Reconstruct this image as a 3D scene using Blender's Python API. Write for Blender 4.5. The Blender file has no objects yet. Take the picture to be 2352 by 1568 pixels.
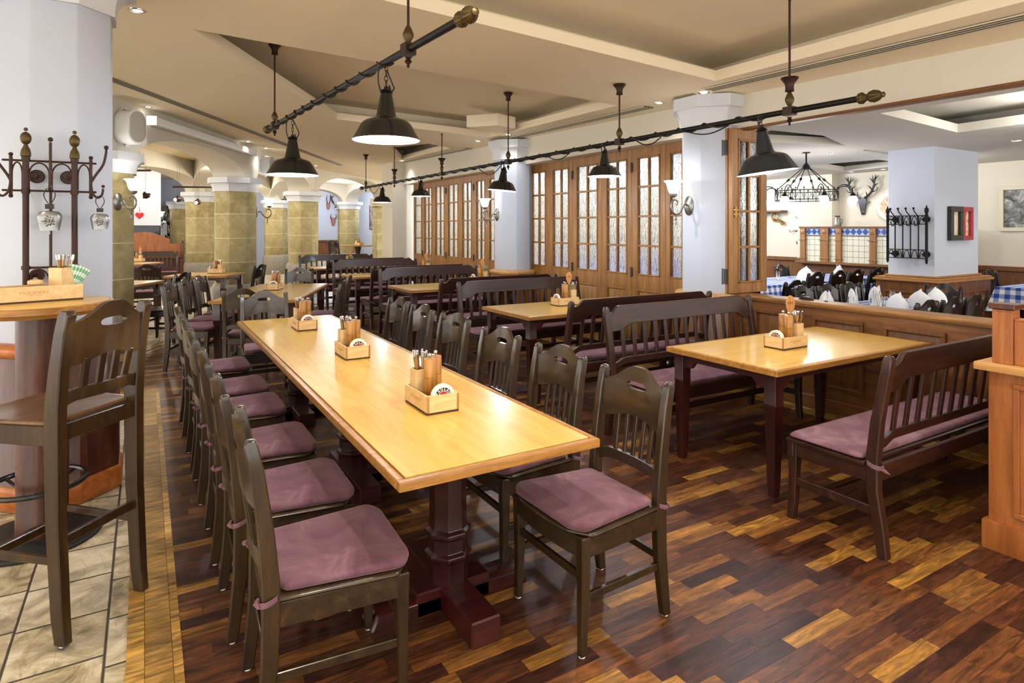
# A beer-hall dining room: long maple table, bench row by the folding windows, sandstone arcade.
PEND, SCON, SPOT, SPOT_R, SPOT_M, CHAN, VAULT, DINE, AMB, EXPO = 16, .35, 9, 9, 60, 12, 44, 18, 1.75, .97
import bpy, bmesh, math, random
from math import sin, cos, pi, radians, sqrt, atan2, hypot
from mathutils import Vector, Matrix
random.seed(7)
S = bpy.context.scene
COL = S.collection

# ------------------------------------------------------------------ helpers
class MB:
    """collects polygons and links them as one mesh object"""
    def __init__(s):
        s.v = []; s.f = []
    def add(s, vs, fs):
        o = len(s.v); s.v += [tuple(v) for v in vs]; s.f += [tuple(i + o for i in f) for f in fs]; return s
    def box(s, x0, x1, y0, y1, z0, z1):
        return s.hexa([(x0,y0,z0),(x1,y0,z0),(x1,y1,z0),(x0,y1,z0),(x0,y0,z1),(x1,y0,z1),(x1,y1,z1),(x0,y1,z1)])
    def hexa(s, p):
        return s.add(p, [(0,3,2,1),(4,5,6,7),(0,1,5,4),(1,2,6,5),(2,3,7,6),(3,0,4,7)])
    def beam(s, a, b, wa, wb=None, up=(0,0,1), ha=None, hb=None):
        """square tapered bar from a to b; width w along side, h along the other"""
        wb = wa if wb is None else wb; ha = wa if ha is None else ha; hb = (wb if ha == wa else ha) if hb is None else hb
        a = Vector(a); b = Vector(b); d = (b - a).normalized(); u = Vector(up)
        if abs(d.dot(u)) > .95: u = Vector((0,1,0))
        sx = d.cross(u).normalized(); sy = sx.cross(d).normalized()
        P = []
        for c, w, h in ((a, wa, ha), (b, wb, hb)):
            for i, j in ((-1,-1),(1,-1),(1,1),(-1,1)): P.append(c + sx*i*w/2 + sy*j*h/2)
        return s.hexa(P)
    def prism(s, poly, vec):
        n = len(poly); vec = Vector(vec); A = [Vector(p) for p in poly]; B = [p + vec for p in A]
        return s.add(A + B, [tuple(range(n-1,-1,-1)), tuple(range(n, 2*n))] + [(i, (i+1) % n, n + (i+1) % n, n + i) for i in range(n)])
    def loft(s, rings, cap0=True, cap1=True, closed=True):
        n = len(rings[0]); o = []; f = []
        for r in rings: o += list(r)
        for k in range(len(rings) - 1):
            for i in range(n if closed else n - 1):
                j = (i + 1) % n; f.append((k*n + i, k*n + j, (k+1)*n + j, (k+1)*n + i))
        if cap0: f.append(tuple(range(n-1,-1,-1)))
        if cap1: f.append(tuple(range((len(rings)-1)*n, len(rings)*n)))
        return s.add(o, f)
    def lathe(s, prof, n=20, c=(0,0,0), ax='z', cap0=True, cap1=True, phase=0.0, flute=0.0):
        R = []
        for r, z in prof:
            ring = []
            for i in range(n):
                a = 2*pi*(i + phase)/n; q = r*(1 - (flute if i % 2 else 0))
                p = (q*cos(a), q*sin(a), z)
                if ax == 'x': p = (p[2], p[0], p[1])
                if ax == 'y': p = (p[0], p[2], p[1])
                ring.append((p[0]+c[0], p[1]+c[1], p[2]+c[2]))
            R.append(ring)
        return s.loft(R, cap0, cap1)
    def ball(s, c, r, n=12, sc=(1,1,1)):
        m = max(4, n//2); R = []
        for k in range(1, m):
            t = pi*k/m
            R.append([(c[0]+r*sc[0]*sin(t)*cos(2*pi*i/n), c[1]+r*sc[1]*sin(t)*sin(2*pi*i/n), c[2]-r*sc[2]*cos(t)) for i in range(n)])
        o = len(s.v); s.loft(R, False, False)
        b = len(s.v); s.v += [(c[0],c[1],c[2]-r*sc[2]), (c[0],c[1],c[2]+r*sc[2])]
        top = o + (m-2)*n
        for i in range(n):
            s.f.append((b, o+(i+1) % n, o+i)); s.f.append((b+1, top+i, top+(i+1) % n))
        return s
    def tube(s, path, r, n=8, closed=False):
        P = [Vector(p) for p in path]; N = len(P); R = []
        rr = list(r) if isinstance(r, (list, tuple)) else [r]*N
        if not closed and 4 <= N <= 14:                     # round the corners of a coarse path
            Q, q = [], []
            for i in range(N - 1):
                a, b, c, d = P[max(i-1,0)], P[i], P[i+1], P[min(i+2,N-1)]
                for k in range(4):
                    t = k/4; Q.append((b*2 + (c - a)*t + (a*2 - b*5 + c*4 - d)*t*t + (b*3 - a - c*3 + d)*t**3)*.5); q.append(rr[i] + (rr[i+1] - rr[i])*t)
            P, rr = Q + [P[-1]], q + [rr[-1]]; N = len(P)
        prev = None
        for i in range(N):
            if closed: d = P[(i+1) % N] - P[i-1]
            else: d = P[min(i+1, N-1)] - P[max(i-1, 0)]
            d.normalize()
            if prev is None:
                u = Vector((0,0,1)) if abs(d.z) < .9 else Vector((1,0,0))
                x = d.cross(u).normalized()
            else:
                x = (prev - d*prev.dot(d)).normalized()
            prev = x; y = d.cross(x)
            R.append([P[i] + (x*cos(2*pi*k/n) + y*sin(2*pi*k/n))*rr[i] for k in range(n)])
        if closed: R.append(R[0]); return s.loft(R, False, False)
        return s.loft(R)
    def build(s, name, mat, parent=None, bevel=0.0, seg=1, loc=None, ang=35):
        me = bpy.data.meshes.new(name); me.from_pydata(s.v, [], s.f)
        bm = bmesh.new(); bm.from_mesh(me)
        bmesh.ops.recalc_face_normals(bm, faces=bm.faces)
        if bevel > 0:
            es = [e for e in bm.edges if e.is_manifold and e.calc_face_angle(0) > radians(28)]
            if es: bmesh.ops.bevel(bm, geom=es, offset=bevel, segments=seg, profile=.6, affect='EDGES', clamp_overlap=True)
        bm.to_mesh(me); bm.free()
        me.polygons.foreach_set('use_smooth', [True]*len(me.polygons))
        me.set_sharp_from_angle(angle=radians(ang))
        for m in (mat if isinstance(mat, (list, tuple)) else [mat]): me.materials.append(m)
        o = bpy.data.objects.new(name, me); COL.objects.link(o)
        if parent: o.parent = parent
        if loc: o.location = loc
        return o

def thing(name, label, cat, loc=(0,0,0), rz=0.0, group=None):
    o = bpy.data.objects.new(name, None); o.empty_display_size = .05; COL.objects.link(o)
    o.location = loc; o.rotation_euler = (0,0,rz); return tag(o, label, cat, group)
def tag(o, label, cat, group=None):
    o['label'] = label; o['category'] = cat
    if group: o['group'] = group
    return o
def struct(o, label=None):
    o['kind'] = 'structure'
    if label: o['label'] = label
    return o
KIDS = {}
def kids(o):
    return [c for c in bpy.data.objects if c.parent == o]
def tree(o):
    """remember a prototype's parts (thing > part > sub-part)"""
    bpy.context.view_layer.update()
    return [(c, [(g, []) for g in kids(c)]) for c in kids(o)]
def dup(root, parts, loc, rz, label, group=None, sc=None):
    r = root.copy(); COL.objects.link(r); r.location = loc; r.rotation_euler = (0,0,rz)
    r['label'] = label
    if group: r['group'] = group
    elif 'group' in r: del r['group']
    if sc: r.scale = sc
    for c, gs in parts:
        k = c.copy(); COL.objects.link(k); k.parent = r
        for g, _ in gs:
            q = g.copy(); COL.objects.link(q); q.parent = k
    return r
_fonts = {}
def text_mesh(txt, size, depth=.0006, align='CENTER', bold=0.0):
    cu = bpy.data.curves.new('t', 'FONT'); cu.body = txt; cu.size = size; cu.extrude = depth; cu.offset = bold; cu.align_x = align; cu.align_y = 'CENTER'
    cu.resolution_u = 2
    o = bpy.data.objects.new('t', cu); COL.objects.link(o)
    dg = bpy.context.evaluated_depsgraph_get(); me = bpy.data.meshes.new_from_object(o.evaluated_get(dg))
    vs = [tuple(v.co) for v in me.vertices]; fs = [tuple(p.vertices) for p in me.polygons]
    bpy.data.objects.remove(o); bpy.data.curves.remove(cu); bpy.data.meshes.remove(me)
    return vs, fs

# ------------------------------------------------------------------ materials
def lin(c):
    if isinstance(c, str): c = tuple(int(c[i:i+2], 16)/255 for i in (0,2,4))
    return tuple(x/12.92 if x <= .04045 else ((x+.055)/1.055)**2.4 for x in c) + (1,)
class N:
    def __init__(s, name):
        s.m = bpy.data.materials.new(name); s.m.use_nodes = True; s.t = s.m.node_tree; s.n = s.t.nodes; s.l = s.t.links
        s.n.clear(); s.out = s.n.new('ShaderNodeOutputMaterial'); s.b = s.n.new('ShaderNodeBsdfPrincipled'); s.l.new(s.b.outputs[0], s.out.inputs[0])
    def nd(s, typ, ins=None, **kw):
        x = s.n.new('ShaderNode' + typ)
        for k, v in kw.items(): setattr(x, k, v)
        for k, v in (ins or {}).items(): s.put(x, k, v)
        return x
    def put(s, node, k, v):
        i = node.inputs[k]
        if hasattr(v, 'is_output') or isinstance(v, bpy.types.NodeSocket): s.l.new(v, i)
        else: i.default_value = v
    def set(s, **kw):
        for k, v in kw.items(): s.put(s.b, k.replace('_', ' '), v)
        return s
    def coord(s, sc=(1,1,1), kind='Object', rot=(0,0,0), loc=(0,0,0)):
        tc = s.nd('TexCoord'); mp = s.nd('Mapping'); s.l.new(tc.outputs[kind], mp.inputs[0])
        mp.inputs['Scale'].default_value = sc; mp.inputs['Rotation'].default_value = rot; mp.inputs['Location'].default_value = loc
        return mp.outputs[0]
    def noise(s, vec, scale, detail=4, rough=.55, dist=0.0):
        x = s.nd('TexNoise', {'Vector': vec, 'Scale': scale, 'Detail': detail, 'Roughness': rough, 'Distortion': dist}); return x.outputs[0]
    def ramp(s, fac, stops, interp='LINEAR'):
        x = s.nd('ValToRGB', {'Fac': fac}); x.color_ramp.interpolation = interp; e = x.color_ramp.elements
        while len(e) < len(stops): e.new(.5)
        for q, (p, c) in zip(e, stops): q.position = p; q.color = c if len(c) == 4 else lin(c)
        return x.outputs[0]
    def mix(s, fac, a, b, mode='MIX'):
        x = s.nd('Mix', data_type='RGBA', blend_type=mode); s.put(x, 0, fac); s.put(x, 6, a); s.put(x, 7, b); return x.outputs[2]
    def math(s, op, a, b=0.0, c=0.0):
        x = s.nd('Math', operation=op); s.put(x, 0, a); s.put(x, 1, b); s.put(x, 2, c); return x.outputs[0]
    def bump(s, h, strength=.2, dist=.01):
        x = s.nd('Bump', {'Height': h, 'Strength': strength, 'Distance': dist}); s.put(s.b, 'Normal', x.outputs[0]); return s
    def vmath(s, op, a, b):
        x = s.nd('VectorMath', operation=op); s.put(x, 0, a); s.put(x, 1, b); return x.outputs[0]

def wood(name, c1, c2, c3=None, axis=0, scale=1.0, rough=.35, coat=0.0, bump=.06, spec=.5):
    m = N(name); sc = [14*scale]*3; sc[axis] = 1.2*scale
    v = m.coord(tuple(sc)); n1 = m.noise(v, 1.6, 5, .6, .6); v2 = m.coord(tuple(8*q for q in sc)); n2 = m.noise(v2, 2.0, 3, .6)
    c = m.ramp(n1, [(.25, lin(c1)), (.55, lin(c2)), (.8, lin(c3 or c2))])
    c = m.mix(m.math('MULTIPLY', m.ramp(n2, [(.45, (0,0,0,1)), (.75, (1,1,1,1))]), .35), c, lin(c1), 'MIX')
    m.set(Base_Color=c, Roughness=rough); m.b.inputs['Coat Weight'].default_value = coat; m.b.inputs['Coat Roughness'].default_value = .12
    m.b.inputs['Specular IOR Level'].default_value = spec
    if bump: m.bump(n2, bump, .002)
    return m.m
def plain(name, c, rough=.5, metal=0.0, bump=0.0, bscale=60, vary=0.0, spec=.5):
    m = N(name); v = m.coord()
    n = m.noise(v, bscale, 4, .6); n0 = m.noise(v, 3.0, 3, .5)
    col = m.mix(m.math('MULTIPLY', n0, vary), lin(c), tuple(x*.55 for x in lin(c)[:3]) + (1,)) if vary else lin(c)
    m.set(Base_Color=col, Roughness=rough, Metallic=metal); m.b.inputs['Specular IOR Level'].default_value = spec
    if bump: m.bump(n, bump, .004)
    return m.m
def emis(name, c, strength, base='FFFFFF'):
    m = N(name); v = m.coord(); n = m.noise(v, 2.0)
    m.set(Base_Color=lin(base), Roughness=.4, Emission_Color=lin(c), Emission_Strength=m.math('ADD', m.math('MULTIPLY', n, strength*.06), strength*.97))
    return m.m

M = {}
M['plaster'] = plain('warm_plaster', 'D6CFBE', .85, bump=.25, bscale=120, vary=.05)
M['white'] = plain('white_plaster', 'BEC5D4', .8, bump=.2, bscale=150, vary=.03)
M['ceiling'] = plain('ceiling_paint', 'EDDFC2', .9, bump=.08, bscale=80, vary=.04)
M['ceiling_pale'] = plain('ceiling_paint_pale', 'D9D6CB', .9, bump=.08, bscale=80, vary=.04)
M['stucco'] = plain('white_stucco_trim', 'CFD3D9', .7, bump=.1, vary=.02)
M['chair'] = wood('dark_chair_wood', '1C130B', '332513', '4E3A1E', axis=2, rough=.28, coat=.3)
M['chair_h'] = wood('dark_chair_wood_cross', '1C130B', '332513', '4E3A1E', axis=0, rough=.28, coat=.3)
M['chair_black'] = wood('near_black_chair_wood', '0E0907', '1A120D', '241A12', axis=2, rough=.25, coat=.25)
M['stool'] = wood('stool_wood', '21150B', '37240F', '523813', axis=2, rough=.3, coat=.2)
M['stool_seat'] = wood('stool_seat_wood', '3A2513', '63452A', '7E5C3C', axis=0, rough=.28, coat=.3)
M['bench'] = wood('dark_bench_wood', '1D0E09', '331A11', '4C2A1A', axis=2, rough=.38, coat=.05)
M['bench_h'] = wood('dark_bench_wood_cross', '1D0E09', '331A11', '4E2D1B', axis=0, rough=.38, coat=.05)
M['tleg'] = wood('mahogany_leg', '1C0A09', '35130F', '47201A', axis=2, rough=.3, coat=.15)
M['tleg_h'] = wood('mahogany_foot', '24090A', '3C1412', '4C1D18', axis=0, rough=.3, coat=.15)
M['edge'] = wood('table_edge_wood', '80521E', 'A67432', 'C29148', axis=0, scale=2.2, rough=.4)
M['oak'] = wood('honey_oak', '71471F', '9A6A30', 'B5843F', axis=2, rough=.42)
M['oak_h'] = wood('honey_oak_cross', '7C4E22', 'A5743A', 'BF904E', axis=1, rough=.42)
M['panel'] = wood('brown_oak', '4C2C12', '714419', '8A5A2A', axis=2, rough=.4)
M['panel_h'] = wood('brown_oak_cross', '543115', '784A1E', '91602E', axis=1, rough=.4)
M['desk'] = wood('red_oak', '7A421C', 'A05F2C', 'B5753D', axis=2, rough=.42)
M['desk_light'] = wood('pale_oak_ledge', 'B27F45', 'CC9C61', 'DBB07A', axis=1, rough=.4)
M['wains'] = wood('cherry_panel', '32140A', '512917', '6A3A22', axis=2, rough=.35, coat=.1)
M['wains_trim'] = wood('cherry_trim', '8F4A1D', 'B4682F', 'C98447', axis=0, rough=.35)
M['birch'] = wood('birch_box', 'CDA872', 'DFC08C', 'EAD0A6', axis=0, scale=1.6, rough=.5, bump=.02)
M['birch_edge'] = wood('birch_box_joint', '8F6533', 'A97C45', 'B98D55', axis=2, scale=1.6, rough=.5, bump=.02)
M['mill'] = wood('olive_mill_wood', '8A5A1C', 'B47E32', 'CF9C50', axis=2, scale=3, rough=.35, coat=.2, bump=.02)
M['mill2'] = wood('cherry_mill_wood', '7E4C16', 'A8702A', 'C28C46', axis=2, scale=3, rough=.35, coat=.2, bump=.02)
M['spoon'] = wood('beech_spoon', 'A56A30', 'C78B49', 'D8A263', axis=2, scale=2, rough=.5, bump=.02)
M['base_dark'] = plain('dark_base_strip', '3A2320', .5)
M['black_metal'] = plain('black_iron', '1C1916', .5, .6, bump=.3, bscale=90, vary=.3)
M['rust_iron'] = plain('rusty_brown_iron', '3E2A22', .5, .55, bump=.3, bscale=70, vary=.5)
M['brass_old'] = plain('aged_brass', '5A4A2A', .45, .7, bump=.2, bscale=70, vary=.4)
M['enamel'] = plain('black_enamel', '1E1E1C', .22, 0, vary=.3)
M['enamel_blue'] = plain('blue_black_enamel', '262C33', .25, 0, vary=.2)
M['enamel_in'] = plain('white_enamel', 'F4F6FA', .35)
M['steel'] = plain('polished_steel', 'C9C9C9', .18, 1.0)
M['hinge'] = plain('dark_hinge_steel', '4A4C4E', .4, .8, vary=.2)
M['brass'] = plain('brass', 'B08A4A', .3, 1.0)
M['pewter'] = plain('brushed_pewter', '8D8D88', .35, .9, bump=.25, bscale=40, vary=.35)
M['silver_bell'] = plain('silvery_bell_metal', '9A9C9E', .38, .85, bump=.2, bscale=60, vary=.35)
M['leather'] = plain('dark_leather', '2B1C14', .55, bump=.3, bscale=120)
M['white_plastic'] = plain('white_plastic', 'ECEEF0', .4, vary=.02)
M['grille'] = plain('grey_speaker_grille', 'B9B7B0', .7, bump=.4, bscale=300)
M['black'] = plain('matt_black', '0C0B0A', .6)
M['glide'] = plain('white_plastic_glide', 'DADADA', .5)
M['slot'] = plain('dark_slot', '12110F', .8)
M['slat_metal'] = plain('pale_vent_metal', 'C9BEA5', .5, .2)
M['cord'] = plain('black_rubber_cord', '15130F', .6)
M['paper'] = plain('white_card', 'EFE9DF', .8, vary=.04)
M['red'] = plain('red_print', 'A8232B', .7)
M['ink'] = plain('black_print', '161616', .7)
M['engrave'] = plain('branded_brown', 'B58B55', .7)
M['granite'] = None
M['linen'] = plain('white_linen', 'F3F5F8', .85, bump=.2, bscale=300)
M['ceramic'] = plain('white_ceramic', 'F0F0EE', .25)
M['handle'] = wood('cutlery_handle_wood', '7E5420', 'B78A45', 'D4AB66', axis=2, scale=4, rough=.4, bump=0)
M['heart_red'] = plain('red_felt', 'C01826', .8, bump=.3, bscale=200)
M['bulb'] = emis('glowing_bulb', 'F4F8FF', 6)
M['opal'] = emis('opal_glass', 'FFF6E8', 3.2)
M['opal_ch'] = emis('opal_drop_glass', 'FFF9EE', 4.5)
M['spot'] = emis('downlight_lens', 'FFF0D8', 9)
M['screen'] = plain('tv_screen', '0D1622', .15)

def mat_granite():
    m = N('speckled_granite'); v = m.coord(); n = m.noise(v, 90, 5, .8); n2 = m.noise(v, 9, 3)
    c = m.ramp(n, [(.36, lin('4A4640')), (.48, lin('8B857A')), (.62, lin('B5AFA3'))]); m.set(Base_Color=c, Roughness=.6); m.bump(n, .4, .004); return m.m
M['granite'] = mat_granite()
def mat_velvet():
    m = N('mauve_velour'); v = m.coord(); n = m.noise(v, 5.5, 5, .65, .8); n2 = m.noise(v, 260, 2)
    c = m.ramp(n, [(.3, lin('553841')), (.52, lin('6C4D57')), (.72, lin('896A74'))])
    m.set(Base_Color=c, Roughness=.95); m.b.inputs['Specular IOR Level'].default_value = .15
    m.b.inputs['Sheen Weight'].default_value = .5; m.b.inputs['Sheen Roughness'].default_value = .4; m.b.inputs['Sheen Tint'].default_value = lin('D6AEB4')
    m.bump(n2, .25, .001); return m.m
M['velvet'] = mat_velvet()
def mat_tabletop(name, along='y'):
    """maple boards glued edge to edge, lacquered"""
    m = N(name); tc = m.coord(); sp = m.nd('SeparateXYZ', {0: tc})
    a, b = (sp.outputs[0], sp.outputs[1]) if along == 'y' else (sp.outputs[1], sp.outputs[0])
    row = m.math('FLOOR', m.math('DIVIDE', a, .11))
    r1 = m.nd('TexWhiteNoise', {'W': row}, noise_dimensions='1D').outputs[0]
    seg = m.math('FLOOR', m.math('ADD', m.math('DIVIDE', b, .9), m.math('MULTIPLY', r1, 5.0)))
    cb = m.nd('CombineXYZ', {0: row, 1: seg}); r2 = m.nd('TexWhiteNoise', {'Vector': cb.outputs[0]}, noise_dimensions='3D').outputs[0]
    sc = (16, 1.3, 8) if along == 'y' else (1.3, 16, 8)
    v = m.coord(sc); v = m.vmath('ADD', v, m.nd('CombineXYZ', {0: m.math('MULTIPLY', r2, 30.0), 1: m.math('MULTIPLY', r2, 17.0)}).outputs[0])
    n = m.noise(v, 1.5, 6, .6, .7)
    c = m.ramp(n, [(.2, lin('C08A34')), (.48, lin('D6AB52')), (.75, lin('E2BE68'))])
    c2 = m.mix(m.math('MULTIPLY', r2, .3), c, lin('C48C35'))
    m.set(Base_Color=c2, Roughness=.30); m.b.inputs['Coat Weight'].default_value = .28; m.b.inputs['Coat Roughness'].default_value = .10
    m.bump(n, .03, .002); return m.m
M['top_y'] = mat_tabletop('maple_top_lengthwise', 'y'); M['top_x'] = mat_tabletop('maple_top_crosswise', 'x')
def mat_parquet(name, row_h, length, cols, rough, gap, ang=0.0):
    m = N(name); tc = m.coord(rot=(0,0,ang)); sp = m.nd('SeparateXYZ', {0: tc}); x, y = sp.outputs[0], sp.outputs[1]
    yr = m.math('DIVIDE', y, row_h); row = m.math('FLOOR', yr)
    r1 = m.nd('TexWhiteNoise', {'W': row}, noise_dimensions='1D').outputs[0]
    xs = m.math('ADD', m.math('DIVIDE', x, length), m.math('MULTIPLY', r1, 7.3)); cell = m.math('FLOOR', xs)
    cb = m.nd('CombineXYZ', {0: row, 1: cell}); wn = m.nd('TexWhiteNoise', {'Vector': cb.outputs[0]}, noise_dimensions='3D'); r2 = wn.outputs[0]
    v = m.coord((3.2, 22, 1), rot=(0,0,ang)); off = m.nd('CombineXYZ', {0: m.math('MULTIPLY', r2, 60.0), 1: m.math('MULTIPLY', r2, 37.0)}).outputs[0]
    v = m.vmath('ADD', v, off); n = m.noise(v, 1.7, 7, .62, 1.1); n2 = m.noise(v, 9, 3, .6)
    base = m.ramp(r2, cols)
    g = m.ramp(n, [(.28, (.26,.24,.24,1)), (.5, (.85,.85,.85,1)), (.74, (1.9,1.75,1.4,1))])
    c = m.mix(1.0, base, g, 'MULTIPLY')
    fy = m.math('FRACT', yr); fx = m.math('FRACT', xs)
    e1 = m.math('MINIMUM', fy, m.math('SUBTRACT', 1.0, fy)); e2 = m.math('MULTIPLY', m.math('MINIMUM', fx, m.math('SUBTRACT', 1.0, fx)), length/row_h)
    e = m.math('MINIMUM', e1, e2); k = m.nd('MapRange', {0: e, 1: gap*.5, 2: gap*1.6, 3: 1.0, 4: 0.0}).outputs[0]
    c = m.mix(m.math('MULTIPLY', k, .7), c, lin('120B08'))
    m.set(Base_Color=c, Roughness=m.math('ADD', m.math('MULTIPLY', n2, .16), rough)); m.b.inputs['Specular IOR Level'].default_value = .30
    m.bump(m.math('SUBTRACT', n2, m.math('MULTIPLY', k, 2.0)), .12, .003); return m.m
PQ = [(0, lin('331B13')), (.25, lin('45271A')), (.5, lin('573320')), (.7, lin('6B4324')), (.86, lin('845A2A')), (1, lin('A17636'))]
M['parquet'] = mat_parquet('merbau_parquet', .065, .35, PQ, .32, .014)
M['border'] = mat_parquet('oak_border', .085, .38, [(0, lin('8C6A32')), (.5, lin('A98444')), (1, lin('BE9A58'))], .35, .014, pi/2)
M['border_diag'] = mat_parquet('oak_border_slanting', .085, .38, [(0, lin('8C6A32')), (.5, lin('A98444')), (1, lin('BE9A58'))], .35, .014, -radians(61.3))
def mat_tile():
    m = N('rustic_stone_tile'); tc = m.coord(loc=(.12, -2.634, 0)); sp = m.nd('SeparateXYZ', {0: tc}); x, y = sp.outputs[0], sp.outputs[1]
    xc = m.math('DIVIDE', x, .295); col = m.math('FLOOR', xc); r1 = m.nd('TexWhiteNoise', {'W': col}, noise_dimensions='1D').outputs[0]
    ys = m.math('ADD', m.math('DIVIDE', y, .305), m.math('MULTIPLY', r1, .6)); cell = m.math('FLOOR', ys)
    cb = m.nd('CombineXYZ', {0: col, 1: cell}); r2 = m.nd('TexWhiteNoise', {'Vector': cb.outputs[0]}, noise_dimensions='3D').outputs[0]
    v = m.vmath('ADD', m.coord((3.2, 3.2, 3.2)), m.nd('CombineXYZ', {0: m.math('MULTIPLY', r2, 40.0), 1: m.math('MULTIPLY', r2, 23.0)}).outputs[0])
    n = m.noise(v, 1.6, 9, .7, 1.6); vo = m.nd('TexVoronoi', {'Vector': v, 'Scale': 3.2}, feature='DISTANCE_TO_EDGE').outputs[0]
    c = m.ramp(n, [(.34, lin('54482F')), (.48, lin('A09272')), (.62, lin('CBBFA8'))]); c = m.mix(m.math('MULTIPLY', r2, .55), c, lin('CFC6B6'))
    fx = m.math('FRACT', xc); fy = m.math('FRACT', ys)
    e = m.math('MINIMUM', m.math('MINIMUM', fx, m.math('SUBTRACT', 1.0, fx)), m.math('MINIMUM', fy, m.math('SUBTRACT', 1.0, fy)))
    k = m.nd('MapRange', {0: e, 1: .010, 2: .022, 3: 1.0, 4: 0.0}).outputs[0]; crack = m.nd('MapRange', {0: vo, 1: .0, 2: .03, 3: .5, 4: 0.0}).outputs[0]
    c = m.mix(m.math('MULTIPLY', crack, n), c, lin('4A4032')); c = m.mix(k, c, lin('3A3328'))
    m.set(Base_Color=c, Roughness=.55); m.bump(m.math('SUBTRACT', n, m.math('MULTIPLY', k, 1.5)), .5, .006); return m.m
M['tile'] = mat_tile()
def mat_sandstone():
    m = N('yellow_sandstone_blocks'); tc = m.coord(); sp = m.nd('SeparateXYZ', {0: tc}); z = sp.outputs[2]
    v = m.coord((3,3,3)); n = m.noise(v, 1.5, 7, .65, .5); n2 = m.noise(v, 40, 3)
    fz = m.math('FRACT', m.math('DIVIDE', z, .44)); zi = m.math('FLOOR', m.math('DIVIDE', z, .44)); r = m.nd('TexWhiteNoise', {'W': zi}, noise_dimensions='1D').outputs[0]
    c = m.ramp(n, [(.28, lin('85774A')), (.5, lin('A39567')), (.72, lin('BDB38C'))]); c = m.mix(m.math('MULTIPLY', r, .35), c, lin('B0A47C'))
    k = m.nd('MapRange', {0: m.math('MINIMUM', fz, m.math('SUBTRACT', 1.0, fz)), 1: .008, 2: .016, 3: 1.0, 4: 0.0}).outputs[0]
    c = m.mix(k, c, lin('D8CFB4')); m.set(Base_Color=c, Roughness=.8); m.bump(n2, .3, .003); return m.m
M['sandstone'] = mat_sandstone()
def mat_glass():
    """rain-textured cathedral glass"""
    m = N('rippled_cathedral_glass'); v = m.coord((24, 1, 5)); n = m.noise(v, 1.6, 3, .55, 1.5); v2 = m.coord((60, 1, 30)); n2 = m.noise(v2, 1.3, 2, .5, .5)
    m.set(Base_Color=(.96,.98,1,1), Roughness=.03, IOR=1.18); m.b.inputs['Transmission Weight'].default_value = 1.0
    m.bump(m.math('ADD', n, m.math('MULTIPLY', n2, .5)), 1.0, .016); return m.m
M['glass'] = mat_glass()
def mat_clear():
    m = N('clear_tumbler_glass'); v = m.coord(); n = m.noise(v, 6)
    m.set(Base_Color=(1,1,1,1), Roughness=m.math('MULTIPLY', n, .03), IOR=1.45); m.b.inputs['Transmission Weight'].default_value = 1.0; return m.m
M['clear'] = mat_clear()
def mat_gingham(name, blue, white, p, kind='Object'):
    m = N(name); tc = m.coord(kind=kind); sp = m.nd('SeparateXYZ', {0: tc})
    def st(o): return m.math('GREATER_THAN', m.math('FRACT', m.math('DIVIDE', o, p)), .5)
    u = st(m.math('ADD', sp.outputs[0], m.math('MULTIPLY', sp.outputs[2], 0.0))); w = st(sp.outputs[1]); z = st(sp.outputs[2])
    g = m.nd('NewGeometry'); ns = m.nd('SeparateXYZ', {0: g.outputs['True Normal']})
    up = m.math('GREATER_THAN', m.math('ABSOLUTE', ns.outputs[2]), .7); fx = m.math('GREATER_THAN', m.math('ABSOLUTE', ns.outputs[0]), .6)
    def sel(k, a, b): return m.math('ADD', m.math('MULTIPLY', k, a), m.math('MULTIPLY', m.math('SUBTRACT', 1.0, k), b))
    a = sel(fx, w, u); b = sel(up, w, z); a = sel(up, u, a)
    fac = m.math('MULTIPLY', m.math('ADD', a, b), .5)
    c = m.ramp(fac, [(0, lin(white)), (.5, lin(tuple((int(white[i:i+2],16)+int(blue[i:i+2],16))/510 for i in (0,2,4)))), (1, lin(blue))]); 
    m.set(Base_Color=c, Roughness=.85); return m.m
M['gingham'] = mat_gingham('blue_gingham_cloth', '2548A8', 'F4F6FA', .11)
M['napkin_check'] = mat_gingham('green_check_napkin', '4E9A6C', 'F2F6F2', .045)
def mat_walltile():
    m = N('cream_square_tiles'); tc = m.coord(); sp = m.nd('SeparateXYZ', {0: tc})
    fy = m.math('FRACT', m.math('DIVIDE', sp.outputs[1], .1)); fz = m.math('FRACT', m.math('DIVIDE', sp.outputs[2], .1))
    e = m.math('MINIMUM', m.math('MINIMUM', fy, m.math('SUBTRACT', 1.0, fy)), m.math('MINIMUM', fz, m.math('SUBTRACT', 1.0, fz)))
    k = m.nd('MapRange', {0: e, 1: .02, 2: .05, 3: 1.0, 4: 0.0}).outputs[0]
    m.set(Base_Color=m.mix(k, lin('E6E2CC'), lin('6F7A6E')), Roughness=.25); return m.m
M['walltile'] = mat_walltile()
M['tile_blue'] = plain('cobalt_glazed_tile', '2C4CA0', .2, vary=.3); M['tile_pale'] = plain('pale_blue_glazed_tile', 'B9CDE0', .2, vary=.1)
def mat_art(name, cols, scale, seed):
    m = N(name); v = m.coord((1,1,1), loc=(seed, seed*.7, 0)); n = m.noise(v, scale, 5, .6, 1.5); m.set(Base_Color=m.ramp(n, [(i/(len(cols)-1)*.5+.25, lin(c)) for i, c in enumerate(cols)]), Roughness=.6); return m.m
M['art_bw'] = mat_art('grey_photo_print', ['151515', '4A4A48', '8E8E8A', 'DADAD6'], 6, 3)
M['art_a'] = mat_art('pastel_print', ['6F7E86', 'C9B79A', 'E4DCC4', 'B98E6B'], 9, 11)
M['art_b'] = mat_art('warm_print', ['A8502A', 'D8B27A', 'E6E6E0', '8FB0C2'], 10, 5)
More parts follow.
